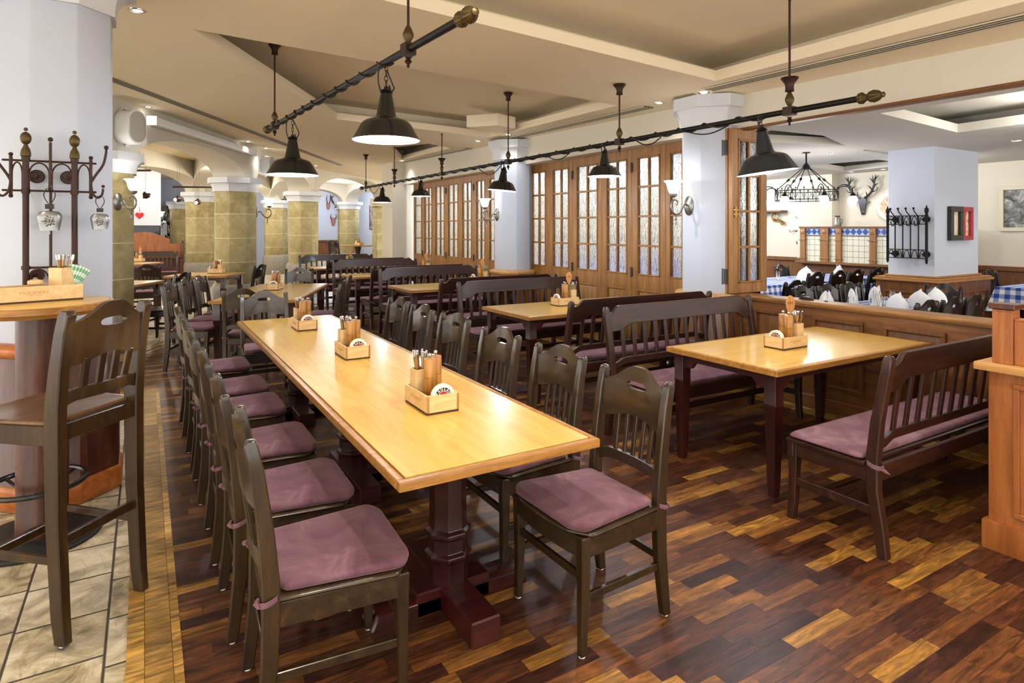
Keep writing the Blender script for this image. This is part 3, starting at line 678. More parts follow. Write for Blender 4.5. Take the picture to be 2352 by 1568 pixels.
def make_bench(name, label, loc=(0,0,0), L=1.62):
    """faces +y, centre origin"""
    t = thing(name, label, 'bench', loc); h = L/2; yb, yf = -.19, .225; st = .405; H = .925
    for sx in (-1, 1):
        mb = MB(); R = []; x = sx*(h - .03)
        for z, y, hx, hy in ((0, -.235, .022, .022), (.12, -.222, .023, .024), (.30, yb, .024, .027), (st+.05, yb, .024, .027), (.62, -.208, .023, .024), (.84, -.248, .022, .021), (H-.02, -.258, .022, .020), (H, -.260, .016, .014)):
            R.append([(x + i*hx, y + j*hy, z) for i, j in ((-1,-1),(1,-1),(1,1),(-1,1))])
        mb.loft(R); mb.build('rear_leg', M['bench'], t, bevel=.005)
        mb = MB(); R = []
        for z, y, hw in ((0, yf + .004, .019), (.10, yf - .006, .020), (.25, yf - .012, .022), (st, yf - .012, .025)):
            R.append([(x + i*hw, y + j*hw, z) for i, j in ((-1,-1),(1,-1),(1,1),(-1,1))])
        mb.loft(R); mb.build('front_leg', M['bench'], t, bevel=.004)
        b = MB(); b.beam((x, yb, .20), (x, yf - .01, .20), .022, ha=.042); b.build('side_stretcher', M['bench_h'], t, bevel=.003)
    b = MB(); b.beam((-h + .03, .02, .20), (h - .03, .02, .20), .022, ha=.042); b.build('long_stretcher', M['bench_h'], t, bevel=.003)
    mb = MB(); mb.box(-h, h, yf - .022, yf + .010, st - .075, st); mb.box(-h+.01, h-.01, yb - .012, yb + .012, st - .075, st)
    for sx in (-1, 1): mb.hexa([(sx*(h-.04), yb, st-.075),(sx*(h-.012), yb, st-.075),(sx*(h-.012), yf, st-.075),(sx*(h-.04), yf, st-.075),(sx*(h-.04), yb, st),(sx*(h-.012), yb, st),(sx*(h-.012), yf, st),(sx*(h-.04), yf, st)])
    mb.build('seat_frame', M['bench_h'], t, bevel=.003)
    mb = MB(); mb.box(-h - .004, h + .004, yb + .028, yf + .018, st - .003, st + .016); mb.build('seat', M['bench_h'], t, bevel=.005, seg=2)
    cl = [(-h + .0, yb + .045), (h, yb + .045), (h, yf + .006), (-h, yf + .006)]
    cb = MB(); pillow(cb, dense(rounded(cl, .03, 4), .12), st + .017, .026, .006); cu = cb.build('seat_cushion', M['velvet'], t, ang=60)
    for sx in (-1, 1):
        tb = MB(); x = sx*(h - .03); R = []
        for i in range(13):
            g = 2*pi*i/12; p = (x + .032*cos(g), yb - .002 + .034*sin(g), st + .012 + .012*sin(g)); R.append([(p[0], p[1], p[2]-.011), (p[0]+.003, p[1]-.003, p[2]), (p[0], p[1], p[2]+.011)])
        tb.loft(R, False, False); tb.prism([(x - .02, yb - .036, st), (x + .03, yb - .036, st - .01), (x + .05, yb - .05, st - .035), (x + .018, yb - .04, st - .022)], (0, .005, .002)); tb.build('tie', M['velvet'], cu, ang=60)
    # top rail with dropped ends
    ot = []; xs = h - .05
    def zt(x):
        e = xs - abs(x); return H + .006 if e > .10 else (H - .045 + .051*(.5 - .5*cos(pi*max(0, (e - .02)/.08))) if e > .02 else H - .045)
    def zb(x):
        e = xs - abs(x); return H - .125 if e > .20 else H - .125 - .05*(.5 + .5*cos(pi*max(0, (e - .06)/.14))) if e > .06 else H - .175
    X = [-xs] + [(-xs + .22*i/11) for i in range(1, 12)] + [(xs - .22 + .22*i/11) for i in range(0, 11)] + [xs]
    R = []
    for x in X:
        y1, y0 = -.262, -.232; R.append([(x, y0 - .012, zb(x)), (x, y0 + .014, zb(x)), (x, y1 + .014, zt(x)), (x, y1 - .012, zt(x))])
    mb = MB(); mb.loft(R); mb.build('top_rail', M['bench_h'], t, bevel=.003)
    R = []
    for x in X:
        e = xs - abs(x); dz = -.03*(.5 + .5*cos(pi*min(1, max(0, (e - .02)/.10)))); R.append([(x, -.212, .515+dz), (x, -.190, .515+dz), (x, -.194, .560+dz), (x, -.216, .560+dz)])
    mb = MB(); mb.loft(R); mb.build('lower_rail', M['bench_h'], t, bevel=.003)
    n = 13
    for i in range(n):
        x = -(h - .16) + (2*h - .32)*i/(n-1)
        b = MB(); b.beam((x, -.204, .548), (x*1.0, -.238, .808), .034, up=(0,1,0), ha=.014); b.build('back_slat', M['bench'], t, bevel=.003)
    return t

def make_table(name, label, loc, rz, lx, ly, mat, z=.725):
    """four-legged table with shaped apron; centre origin, long side along x"""
    t = thing(name, label, 'table', loc, rz); a, b = lx/2, ly/2
    mb = MB(); mb.box(-a + .028, a - .028, -b + .028, b - .028, z - .030, z); mb.build('table_top', mat, t, bevel=.003)
    mb = MB()
    for (x0, x1, y0, y1) in ((-a, a, -b, -b + .026), (-a, a, b - .026, b), (-a, -a + .026, -b + .026, b - .026), (a - .026, a, -b + .026, b - .026)): mb.box(x0, x1, y0, y1, z - .036, z - .0015)
    mb.build('edge_band', M['edge'], t, bevel=.004)
    for sx in (-1, 1):
        for sy in (-1, 1):
            x, y = sx*(a - .075), sy*(b - .075); mb = MB(); R = []
            for zz, hw in ((0, .021), (.045, .0225), (.0455, .0245), (.05, .0245), (.505, .035), (.510, .037), (.520, .037), (.522, .036), (z - .03, .036)): R.append([(x + i*hw, y + j*hw, zz) for i, j in ((-1,-1),(1,-1),(1,1),(-1,1))])
            mb.loft(R); mb.build('leg', M['tleg'], t, bevel=.003)
    def apron(p, q, nrm):
        p = Vector(p); q = Vector(q); L = (q - p).length; u = (q - p)/L; pts = []
        def zz(s):
            e = min(s, L - s); return z - .125 if e < .085 else (z - .125 + .045*(.5 - .5*cos(pi*min(1, (e - .085)/.05))))
        ss = [0, .085, .095, .105, .115, .125, .135, L-.135, L-.125, L-.115, L-.105, L-.095, L-.085, L]
        mb.loft([[tuple(p + u*s + Vector((0,0,zz(s)))), tuple(p + u*s + nrm*.022 + Vector((0,0,zz(s)))), tuple(p + u*s + nrm*.022 + Vector((0,0,z-.03))), tuple(p + u*s + Vector((0,0,z-.03)))] for s in ss])
    mb = MB(); ax, by = a - .075, b - .075
    apron((-ax, -by - .018, 0), (ax, -by - .018, 0), Vector((0,1,0))); apron((-ax, by + .018, 0), (ax, by + .018, 0), Vector((0,-1,0)))
    apron((-ax - .018, -by, 0), (-ax - .018, by, 0), Vector((1,0,0))); apron((ax + .018, -by, 0), (ax + .018, by, 0), Vector((-1,0,0)))
    mb.build('apron', M['tleg_h'], t, bevel=.002); return t

# ------------------------------------------------------------------ the long table and its chairs
LT = (1.057, 3.70)
lt = thing('long_dining_table', 'long maple-topped table on turned pedestals running down the middle', 'table', (LT[0], LT[1], 0))
a, b, z = .39, 1.91, .725
mb = MB(); mb.box(-a + .031, a - .031, -b + .031, b - .031, z - .032, z); mb.build('table_top', M['top_y'], lt, bevel=.001)
mb = MB()
for (x0, x1, y0, y1) in ((-a, a, -b, -b + .0265), (-a, a, b - .0265, b), (-a, -a + .0265, -b + .0265, b - .0265), (a - .0265, a, -b + .0265, b - .0265)): mb.box(x0, x1, y0, y1, z - .034, z - .002)
mb.build('edge_band', M['edge'], lt, bevel=.005, seg=2)
mb = MB(); mb.box(-.05, .05, -b + .2, b - .2, z - .085, z - .03); mb.box(-.30, .30, -b + .30, -b + .42, z - .07, z - .03); mb.box(-.30, .30, b - .42, b - .30, z - .07, z - .03); mb.build('under_rail', M['tleg_h'], lt, bevel=.004)
for yy in (-1.42, -.10, 1.42):
    pd = MB(); R = []
    def oc(r, zz): return [(x, y + yy, q) for x, y, q in octo((0,0), r, zz)]
    for r, zz in ((.078,.09),(.078,.175),(.088,.19),(.088,.203),(.074,.215),(.074,.265),(.088,.278),(.088,.292),(.074,.305),(.070,.34),(.068,.62),(.076,.66),(.10,.69)): R.append(oc(r, zz))
    pd.loft(R)
    pob = pd.build('pedestal', M['tleg'], lt, bevel=.002, ang=18)
    ft = MB(); ft.box(-.06, .06, yy - .33, yy + .33, 0, .095)
    ft.hexa([(-.34, yy - .062, 0), (.34, yy - .062, 0), (.34, yy + .062, 0), (-.34, yy + .062, 0), (-.31, yy - .062, .06), (.31, yy - .062, .06), (.31, yy + .062, .06), (-.31, yy + .062, .06)])
    ft.box(-.16, .16, yy - .062, yy + .062, 0, .092)
    ft.build('foot', M['tleg_h'], lt, bevel=.006)

CH0 = make_chair('dining_chair', 'x', M['chair'], M['chair_h']); CHT = tree(CH0); _first = [True]
def chair(x, y, rz, label, group=None, src=None, sc=None):
    global CH0
    if _first[0] and src is None:
        _first[0] = False; CH0.location = (x, y, 0); CH0.rotation_euler = (0,0,rz); CH0['label'] = label
        if group: CH0['group'] = group
        return CH0
    s_, t_ = src or (CH0, CHT); return dup(s_, t_, (x, y, 0), rz, label, group, sc)
jit = lambda k: (random.random() - .5)*k
ordw = ['nearest', 'second', 'third', 'fourth', 'fifth', 'sixth']
RY = [(1.936, 1.505, .02), (2.51, 1.525, .0), (3.13, 1.545, .015), (3.81, 1.575, .02), (4.39, 1.575, -.01), (4.91, 1.575, .0)]
for i, (y, x, j) in enumerate(RY):
    chair(x, y, pi/2 + j, 'dark chair with mauve cushion, %s in the bench-side row at the long table' % ordw[i], 'chairs along the long table')
LY = [(2.06, .515, -.05), (2.62, .50, -.02), (3.23, .495, -.01), (3.93, .485, .0), (4.46, .48, .01), (5.19, .47, .0)]
for i, (y, x, j) in enumerate(LY):
    chair(x, y, -pi/2 + j, 'dark chair with mauve cushion, %s in the stool-side row at the long table' % ordw[i], 'chairs along the long table')
chair(.95, 5.82, pi, 'dark wooden chair at the far head of the long table, its cushion facing the room', 'chairs along the long table')

# benches and window tables
BN0 = make_bench('slatted_bench', 'x'); BNT = tree(BN0)
TB = [(3.765, 2.55, 1.64, .83), (3.755, 4.985, 1.75, .87), (3.64, 7.65, 1.60, .85), (3.70, 10.05, 1.70, .80), (3.70, 12.49, 1.75, .75)]
tl = ['nearest maple table between the window benches, beside the panelled partition', 'second maple table in the bench row, half hidden by a bench back', 'third maple table in the bench row with a number spoon standing at its window end',
      'fourth maple table in the bench row, nearly hidden among benches', 'farthest maple table of the bench row, in front of the sandstone columns']
TABLES = [make_table('dining_table', l, (x, y, 0), 0, lx, ly, M['top_x']) for (x, y, lx, ly), l in zip(TB, tl)]
for o in TABLES: o['group'] = 'maple tables in the bench row'
BY = [(1.52, 1), (3.5, -1), (3.93, 1), (5.95, -1), (6.4, 1), (8.53, -1), (8.85, 1), (11.05, -1), (11.43, 1), (13.5, -1)]
bl = ['dark slatted bench with mauve cushion at the lower right, seen from behind', 'dark slatted bench beyond the nearest window table, facing the viewer', 'dark slatted bench back to back behind the nearest facing bench',
      'dark slatted bench facing the viewer behind the second window table', 'dark slatted bench back to back with the one behind the second window table', 'dark slatted bench facing the viewer behind the third window table',
      'dark slatted bench back to back with the one behind the third window table', 'dark slatted bench facing the viewer behind the fourth window table', 'dark slatted bench back to back with the one behind the fourth window table', 'farthest dark slatted bench, its back rail in front of the sandstone columns']
for i, ((y, s_), l) in enumerate(zip(BY, bl)):
    loc = (3.665 if i < 9 else 3.6, y + .255*s_, 0); rz = 0 if s_ > 0 else pi
    if i == 0: BN0.location = loc; BN0['label'] = l; BN0['group'] = 'slatted benches along the windows'
    else: dup(BN0, BNT, loc, rz, l, 'slatted benches along the windows')

# tables under the arcade
ang = lambda d: radians(d)
tbB = make_table('dining_table', 'maple table set slantwise behind the long table, three dark chairs along its side', (1.40, 8.05, 0), ang(67), 2.05, .92, M['top_x'])
TC = make_table('dining_table', 'small maple table in front of the stout sandstone column', (.90, 11.62, 0), ang(-28), 1.0, .85, M['top_x'])
TD = make_table('dining_table', 'maple table half hidden by the nearest sandstone column, a black chair before it', (-.36, 10.42, 0), ang(-28), .95, .85, M['top_x'])
TE = make_table('dining_table', 'far maple table in front of the arched oak booth back', (-.42, 16.3, 0), ang(-28), 1.4, .8, M['top_x'])
r23 = ang(-22)
for (x, y), l in zip([(.46, 7.45), (.64, 7.96), (.82, 8.42)], ['nearest', 'middle', 'farthest']):
    chair(x, y, -pi/2 + ang(22) - ang(44), 'dark chair along the left side of the slanting table, %s of the three' % l, 'chairs around the slanting table')
chair(.93, 6.72, ang(-23), 'dark chair turned away behind the head chair, facing the slanting table', 'chairs around the slanting table')
chair(1.66, 6.95, pi/2 - ang(22), 'dark chair tucked at the bench side of the slanting table, nearer the long table', 'chairs around the slanting table')
chair(1.95, 7.70, pi/2 - ang(22), 'dark chair tucked at the bench side of the slanting table, farther from the long table', 'chairs around the slanting table')
chair(1.88, 9.25, pi - ang(23), 'dark chair at the far end of the slanting table, facing the room', 'chairs around the slanting table')
BC0 = make_chair('wooden_chair', 'x', M['chair_black'], M['chair_black'], cushion=False); BCT = tree(BC0)
BC0.location = (.22, 9.40, 0); BC0.rotation_euler = (0,0,ang(62)); BC0['label'] = 'near-black wooden chair without cushion on the stone tiles beside the sandstone column'; BC0['group'] = 'black wooden chairs'
bk = (BC0, BCT)
chair(1.40, 10.80, ang(58), 'near-black chair at the side of the small table before the stout column', 'black wooden chairs', bk)
chair(.02, 11.85, ang(-28+180-150), 'dark chair catching blue light on its back, between the far-left tables', None)
chair(-.50, 11.45, pi, 'near-black chair on the far side of the table half hidden by the column', 'black wooden chairs', bk)
fb = make_bench('slatted_bench', 'reddish slatted bench facing the viewer below the arched oak booth back', (.0, 17.35, 0), 1.4); fb.rotation_euler = (0,0,pi + ang(-10)); fb['group'] = 'slatted benches under the arcade'

# round bar table and stool
BT = (-.45, 3.76)
bt = thing('round_bar_table', 'tall round bar table with maple top on a wooden column and black disc base', 'bar table', (BT[0], BT[1], 0)); r = .315
mb = MB(); mb.lathe([(r-.02, 1.112), (r-.02, 1.141)], 64); mb.build('table_top', M['top_x'], bt, bevel=.002)
mb = MB(); mb.lathe([(r-.021, 1.110), (r, 1.110), (r, 1.135), (r-.006, 1.139), (r-.021, 1.139)], 64, cap0=False, cap1=False); mb.lathe([(.26,1.085),(.27,1.11)], 48); mb.build('edge_band', M['edge'], bt)
mb = MB(); mb.lathe([(.085,.012),(.085,.10),(.083,.105),(.083,1.09)], 32); mb.build('pedestal', M['wains'], bt)
mb = MB(); mb.lathe([(.27,0),(.27,.008),(.262,.014),(.09,.018)], 56); mb.build('base_disc', M['black'], bt)
mb = MB(); pts = [(.20*cos(2*pi*i/40), .20*sin(2*pi*i/40), .265) for i in range(40)]; mb.tube(pts, .013, 8, True)
for i in range(4):
    a_ = pi/4 + pi/2*i; mb.tube([(.08*cos(a_), .08*sin(a_), .215), (.14*cos(a_), .14*sin(a_), .235), (.2*cos(a_), .2*sin(a_), .262)], .008, 8)
mb.build('foot_ring', M['enamel'], bt)
stl = make_chair('bar_stool', 'tall dark wooden bar stool with slatted back at the left, facing the round bar table', M['stool'], M['stool'], seat=.80, total=1.205, cushion=False, stool=True)
stl.location = (-.297, 3.01, 0); stl.rotation_euler = (0,0,ang(46.2)); stl.scale = (1.0,1,1)
# floor-standing desk at the right edge
ds = thing('reception_desk', 'oak host desk with pale ledge and raised panel cut off by the right edge', 'desk', (3.41, 1.345, 0))
mb = MB(); mb.box(0, 1.2, -1.6, 0, .0, .835); mb.build('body', M['desk'], ds, bevel=.004)
mb = MB(); mb.box(-.022, 1.22, -1.62, .020, 0, .135); mb.build('skirting', M['desk'], ds, bevel=.008, seg=2)
mb = MB()
for (a0, a1, b0, b1) in ((-.80, -.10, .18, .205), (-.80, -.10, .765, .79), (-.80, -.775, .205, .765), (-.125, -.10, .205, .765)): mb.box(-.014, .004, a0, a1, b0, b1)
mb.loft([[(.004, -.77, .21),(.004, -.13, .21),(.004, -.13, .76),(.004, -.77, .76)], [(-.010, -.72, .26),(-.010, -.18, .26),(-.010, -.18, .71),(-.010, -.72, .71)]], False, True); mb.build('panel', M['desk'], ds, bevel=.003)
mb = MB(); mb.box(-.04, 1.22, -1.62, .045, .835, .872); mb.build('ledge', M['desk_light'], ds, bevel=.006, seg=2)
mb = MB(); mb.box(.0, .08, -.095, -.015, .872, 1.125); mb.build('post', M['desk'], ds, bevel=.003)
mb = MB(); mb.box(-.012, .092, -.107, -.003, 1.125, 1.15); mb.box(.0, .08, -.095, -.015, 1.118, 1.126); mb.build('post_cap', M['wains'], ds, bevel=.006)
mb = MB(); mb.box(.012, .065, -1.6, -.095, .872, 1.075); mb.box(.012, .07, -1.6, -.095, 1.072, 1.085); mb.box(.3,.38,-.8,-.2,1.07,1.20); mb.build('upper_panel', M['desk'], ds, bevel=.004)
# ------------------------------------------------------------------ lamp rails, pendants, wall lamps
def finial(mb, c, s=1.0, ax='z'):
    P_ = [(.0,-.030),(.008,-.028),(.012,-.02),(.007,-.012),(.018,-.002),(.026,.012),(.018,.028),(.008,.034),(.010,.040),(.004,.048),(.0,.049)]
    mb.lathe([(max(r_*s, .0004), z_*s) for r_, z_ in P_], 14, c, ax)
def lamp_rail(name, label, p0, p1, r, rods, rosette=True, coils=(0, 1), cups=(), loops=()):
    p0, p1 = Vector(p0), Vector(p1); d = p1 - p0; L = d.length; u = d/L; side = Vector((-u.y, u.x, 0)).normalized(); mid = (p0 + p1)/2
    t = thing(name, label, 'lamp rail', mid); q0, q1 = p0 - mid, p1 - mid
    mb = MB(); mb.tube([q0, q1], r, 14); mb.build('pipe', M['black_metal'], t)
    for q, s_ in ((q0, -1), (q1, 1)):
        mb = MB(); w = u*s_
        ring = [(0, r*1.7), (.02, r*1.9), (.035, r*1.2), (.05, r*1.0), (.065, r*1.7), (.09, r*2.0), (.115, r*1.6), (.132, r*.8), (.145, r*.9), (.155, r*.1)]
        up = Vector((0,0,1)); R = []
        for a_, rr in ring:
            c = q + w*(a_ - .02); R.append([c + (side*cos(2*pi*i/32) + up*sin(2*pi*i/32))*rr*(1 if i % 2 else .93) for i in range(32)])
        mb.loft(R); mb.build('end_knob', M['brass_old'], t)
    for k, (f_, zt, cup) in enumerate(rods):
        c = q0 + d*f_; top = zt - mid.z
        rd = MB(); rd.tube([c + Vector((0,0,r)), (c.x, c.y, top)], .0075, 8); ro = rd.build('hanging_rod', M['rust_iron'], t)
        hb = MB(); hb.beam(c - u*.035, c + u*.035, r*3.0); hb.lathe([(r*.9,-r*1.5-.012),(r*.5,-r*1.5-.02),(r*1.0,-r*1.5-.034),(r*.3,-r*1.5-.05),(r*.45,-r*1.5-.06),(.001,-r*1.5-.068)], 12, c); hb.build('clamp', M['rust_iron'], ro)
        hb = MB(); hb.lathe([(.008,r*1.4),(.016,r*1.4+.015),(.028,r*1.4+.04),(.030,r*1.4+.055),(.018,r*1.4+.085),(.010,r*1.4+.1)], 32, c, flute=.06); hb.build('brass_bead', M['brass_old'], ro)
        if cup:
            hb = MB(); zz = (r*1.4+.10) if cup == 'low' else top - c.z - .10
            prof = [(.012,0),(.030,.006),(.026,.03),(.030,.055),(.052,.085),(.058,.092),(.054,.098)]; hb.lathe([(r_, zz + z_) for r_, z_ in prof], 20, c); hb.build('ceiling_cup', M['rust_iron'], ro)
        if cup == 'low':
            hb = MB(); pts = [(c.x + .014*cos(2*pi*i/14), c.y, top - .014 + .014*sin(2*pi*i/14)) for i in range(14)]; hb.tube(pts, .003, 6, True); hb.lathe([(.002, top-c.z),(.01, top-c.z+.002),(.002, top-c.z+.005)], 8, c); hb.build('hook', M['rust_iron'], ro)
    cb = MB(); pts = []; turns = int(L*coils[1]); n_ = turns*12
    for i in range(n_ + 1):
        f_ = coils[0] + (coils[2] - coils[0])*i/n_ if len(coils) > 2 else i/n_; a_ = 2*pi*turns*i/n_ + .6*sin(i*.13); c = q0 + d*f_; pts.append(c + (side*cos(a_) + Vector((0,0,1))*sin(a_))*(r + .006))
    cb.tube(pts, .0052, 6)
    for f0, f1, sag in loops:
        cb.tube([q0 + d*(f0 + (f1 - f0)*i/12) + Vector((0,0,-r - sag*sin(pi*i/12))) + side*.01 for i in range(13)], .0052, 6)
    cb.build('cord', M['cord'], t); return t
LIGHTS = []
def pendant(label, pos, zrail, dia, mat, tilt=(0,0), group='black enamel factory lamps'):
    """pos = centre of the rim"""
    t = thing('pendant_lamp', label, 'lamp', pos, 0, group); s = dia/.40; t.rotation_euler = (tilt[0], tilt[1], 0)
    # shade: outside and inside skins
    out = [(.0,.0),(.200,0),(.202,.004),(.198,.009),(.185,.030),(.168,.062),(.152,.090),(.140,.106),(.122,.118),(.092,.128),(.074,.133),(.068,.138)]
    out = [(r_*s, z_*s) for r_, z_ in out[1:]]
    mb = MB(); mb.lathe(out, 48, cap0=False, cap1=False); mb.build('shade', mat, t, ang=40)
    mb = MB(); mb.lathe([((r_*.985) if z_ > .001 else r_, z_ - (.004*s if z_ > .01 else 0)) for r_, z_ in out], 48, cap0=False, cap1=True); mb.build('shade_lining', M['enamel_in'], t, ang=60)
    mb = MB(); mb.lathe([(.072*s,.134*s),(.066*s,.140*s),(.060*s,.146*s),(.036*s,.272*s),(.032*s,.284*s),(.020*s,.288*s)], 32, cap0=False); mb.build('neck', mat, t, ang=40)
    mb = MB(); mb.lathe([(.020*s,.286*s),(.040*s,.290*s),(.030*s,.304*s),(.014*s,.310*s),(.012*s,.325*s)], 20); mb.build('cap', M['black_metal'], t)
    mb = MB(); zt = zrail - pos[2]; z0 = .325*s; n_ = max(2, int((zt - z0)/.026))
    for i in range(n_):
        zz = z0 + (zt - z0)*(i + .5)/n_; h_ = (zt - z0)/n_*.66
        pts = [((.009*cos(2*pi*k/10) if i % 2 else 0), (0 if i % 2 else .009*cos(2*pi*k/10)), zz + h_*sin(2*pi*k/10)) for k in range(10)]; mb.tube(pts, .0028, 5, True)
    mb.build('chain', M['rust_iron'], t)
    mb = MB(); mb.tube([(.01, .02, zt - .02), (.05, .03, zt - .10), (.055, .02, (z0 + zt)/2 - .06), (.03, .01, z0 - .03), (.02, .005, z0 + .01), (.034, 0, z0 - .045)], .0045, 6)
    mb.tube([(-.01, -.02, zt - .02), (-.05, -.03, (zt + z0)/2 + .04), (-.055, -.02, z0 + .02), (-.03, 0, z0 - .04)], .0045, 6); mb.build('cord', M['cord'], t)
    mb = MB(); mb.ball((0, 0, .028*s), .036*s, 16, (1, 1, 1.15)); mb.build('bulb', M['bulb'], t)
    LIGHTS.append(('pendant', (pos[0], pos[1], pos[2] - .045*s), dia)); return t

R1a, R1b = (1.04, 6.36, 2.467), (1.262, 2.57, 2.467)
lamp_rail('lamp_rail', 'short black pipe rail with coiled cord carrying two lamps over the long table', R1a, R1b, .021, [(.06, zc(1.05,6.13)+.265, 'high'), (.845, zc(1.23,3.1)+.265, None)], coils=(.02, 2.9, .78))
R2a, R2b = (3.72, 12.05, 2.30), (3.70, 2.10, 2.28)
lamp_rail('lamp_rail', 'long black pipe rail with ball ends carrying five lamps over the window tables', R2a, R2b, .019, [(.023, zc(3.72,11.8), 'high'), (.185, zc(3.72,10.2), 'low'), (.385, zc(3.71,8.2), 'low'), (.577, zc(3.7,6.3)+.265, 'high'), (.778, zc(3.7,4.3), 'high'), (.951, zc(3.7,2.6)+.265, 'low')], coils=(.03, 3.2, .93), loops=[(.04,.10,.12),(.66,.70,.05),(.80,.83,.05),(.50,.56,.10),(.86,.90,.04)])
def on(pa, pb, y): f_ = (y - pa[1])/(pb[1] - pa[1]); return (pa[0] + (pb[0] - pa[0])*f_, y, pa[2] + (pb[2] - pa[2])*f_)
for y, z, dia, lab, mt, tl_ in ((3.46, 2.012, .385, 'large black enamel lamp hanging over the near half of the long table', 'enamel', (0,0)), (5.50, 1.955, .425, 'black enamel lamp hanging over the far half of the long table', 'enamel', (0,0))):
    x, _, zr = on(R1a, R1b, y); pendant(lab, (x, y, z), zr - .02, dia, M[mt], tl_)
for y, z, dia, lab, mt, tl_ in ((2.76, 1.885, .40, 'blue-black enamel lamp with visible bulb, nearest on the long rail, before the open window leaf', 'enamel_blue', (ang(-4), ang(-6))), (4.52, 1.985, .312, 'black enamel lamp on the long rail hanging before the nearer bank of windows', 'enamel', (0,0)),
    (6.46, 1.955, .35, 'tilted black enamel lamp on the long rail before the column between windows', 'enamel', (ang(3), ang(4))), (9.02, 2.0, .31, 'black enamel lamp on the long rail in front of the far bank of windows', 'enamel', (0,0)), (10.85, 1.97, .34, 'farthest black enamel lamp at the arcade end of the long rail', 'enamel', (0,0))):
    x, _, zr = on(R2a, R2b, y); pendant(lab, (x, y, z), zr - .02, dia, M[mt], tl_)

def sconce(label, pos, rz, s=1.0):
    """wall plate in the local xz plane, arm reaching towards local -y"""
    t = thing('wall_lamp', label, 'wall lamp', pos, rz, 'opal cup wall lamps')
    mb = MB(); R = []
    for k, yy in ((1.0, 0), (1.0, -.006), (.86, -.014), (.45, -.024), (.12, -.028)):
        R.append([(.052*s*k*cos(2*pi*i/28), yy*s, .085*s*k*sin(2*pi*i/28)) for i in range(28)])
    mb.loft(R); mb.build('wall_plate', M['pewter'], t)
    mb = MB(); pts = [(0,-.02,.0),(0,-.045,.012),(0,-.07,.0),(0,-.095,-.04),(0,-.125,-.07),(0,-.16,-.078),(0,-.195,-.06),(0,-.215,-.02),(0,-.21,.02),(0,-.185,.046),(0,-.155,.045),(0,-.138,.025),(0,-.146,.005),(0,-.16,.003)]
    mb.tube([(x*s, y*s, z_*s) for x, y, z_ in pts], [.0085*s]*10 + [.007*s, .006*s, .005*s, .004*s], 8)
    mb.tube([(0, -.185*s, .046*s), (0, -.187*s, .075*s)], .008*s, 8); mb.lathe([(.008*s,-.015*s),(.004*s,-.03*s),(.010*s,-.045*s),(.006*s,-.06*s),(.010*s,-.085*s),(.003*s,-.09*s)], 10, (0, -.16*s, -.075*s)); mb.build('scroll_arm', M['pewter'], t)
    c = (0, -.187*s, .07*s); mb = MB(); mb.lathe([(.012*s,0),(.030*s,.012*s),(.034*s,.03*s),(.028*s,.034*s)], 20, c); mb.build('cup_holder', M['pewter'], t)
    mb = MB(); pr = [(.026,.03),(.040,.045),(.050,.075),(.056,.105),(.066,.125),(.082,.140),(.080,.142),(.062,.124),(.050,.10),(.044,.07),(.03,.045)]
    mb.lathe([(r_*s, z_*s) for r_, z_ in pr], 28, c, cap0=True, cap1=True); mb.build('glass_shade', M['opal'], t, ang=50)
    v = Matrix.Rotation(rz, 3, 'Z') @ Vector((0, -.215*s, .235*s)); LIGHTS.append(('sconce', (pos[0]+v.x, pos[1]+v.y, pos[2]+v.z), s)); return t
def face_xy(c, ap, k): a_ = pi/4*k; return (c[0] + ap*cos(a_), c[1] + ap*sin(a_)), a_
(q, a_) = face_xy((4.77, 4.19), .272, 4); sconce('opal cup wall lamp on the white column beside the nearer windows', (q[0], q[1] + .03, 1.715), a_ + pi/2, 1.1)
(q, a_) = face_xy((4.77, 7.95), .272, 4); sconce('opal cup wall lamp on the white column between the window banks', (q[0], q[1] + .03, 1.70), a_ + pi/2, 1.1)
(q, a_) = face_xy(P[0], CA + .004, -1.5); q = (P[0][0] + .33*cos(radians(-52)), P[0][1] + .33*sin(radians(-52)))
sconce('opal cup wall lamp on the nearest sandstone column', (q[0] - .02, q[1] - .05, 1.82), radians(-45) + pi/2, 1.25)
q = (P[1][0] + (CA+.003)*cos(0), P[1][1] + (CA+.003)*sin(0)); sconce('opal cup wall lamp on the stout sandstone column', (q[0], q[1] - .08, 1.80), radians(0) + pi/2, 1.25)
q = (P[5][0] - CA*.98, P[5][1] - .1); sconce('opal cup wall lamp before the far glass display cabinet', (q[0], q[1], 1.75), pi + pi/2, 1.5)

# downlights, slot vents, speakers, screen case
def downlight(label, x, y, z, r=.042, nrm=None):
    t = thing('ceiling_downlight', label, 'ceiling light', (x, y, z), 0, 'recessed ceiling downlights')
    mb = MB(); mb.lathe([(r*.72,-.001),(r*.8,-.006),(r*1.25,-.005),(r*1.3,.004)], 24, cap0=False, cap1=False); mb.build('trim_ring', M['steel'], t)
    mb = MB(); mb.lathe([(r*.76,-.003),(.002,-.005)], 20); mb.build('lens', M['spot'], t); LIGHTS.append(('spot', (x, y, z - .03), r)); return t
for x, y, lab in ((-.041, 4.95, 'bright ceiling downlight beside the capital of the white pillar'), (.04, 9.25, 'ceiling downlight above the nearer white loudspeaker'), (1.585, 11.83, 'ceiling downlight above the end of the white screen case'), (2.0, 12.56, 'ceiling downlight beyond the screen case, next to the second loudspeaker'),
                  (4.50, 4.62, 'ceiling downlight at the far side of the near white column capital'), (4.48, 4.02, 'ceiling downlight close to the near white column capital'), (4.44, 7.55, 'ceiling downlight at the near side of the capital between the window banks'), (4.43, 8.45, 'ceiling downlight beyond the capital between the window banks'), (3.55, 15.2, 'ceiling downlight before the arch of the antlers, left one'), (4.60, 12.2, 'ceiling downlight in the far corner above the last windows')):
    downlight(lab, x, y, zc(x, y))
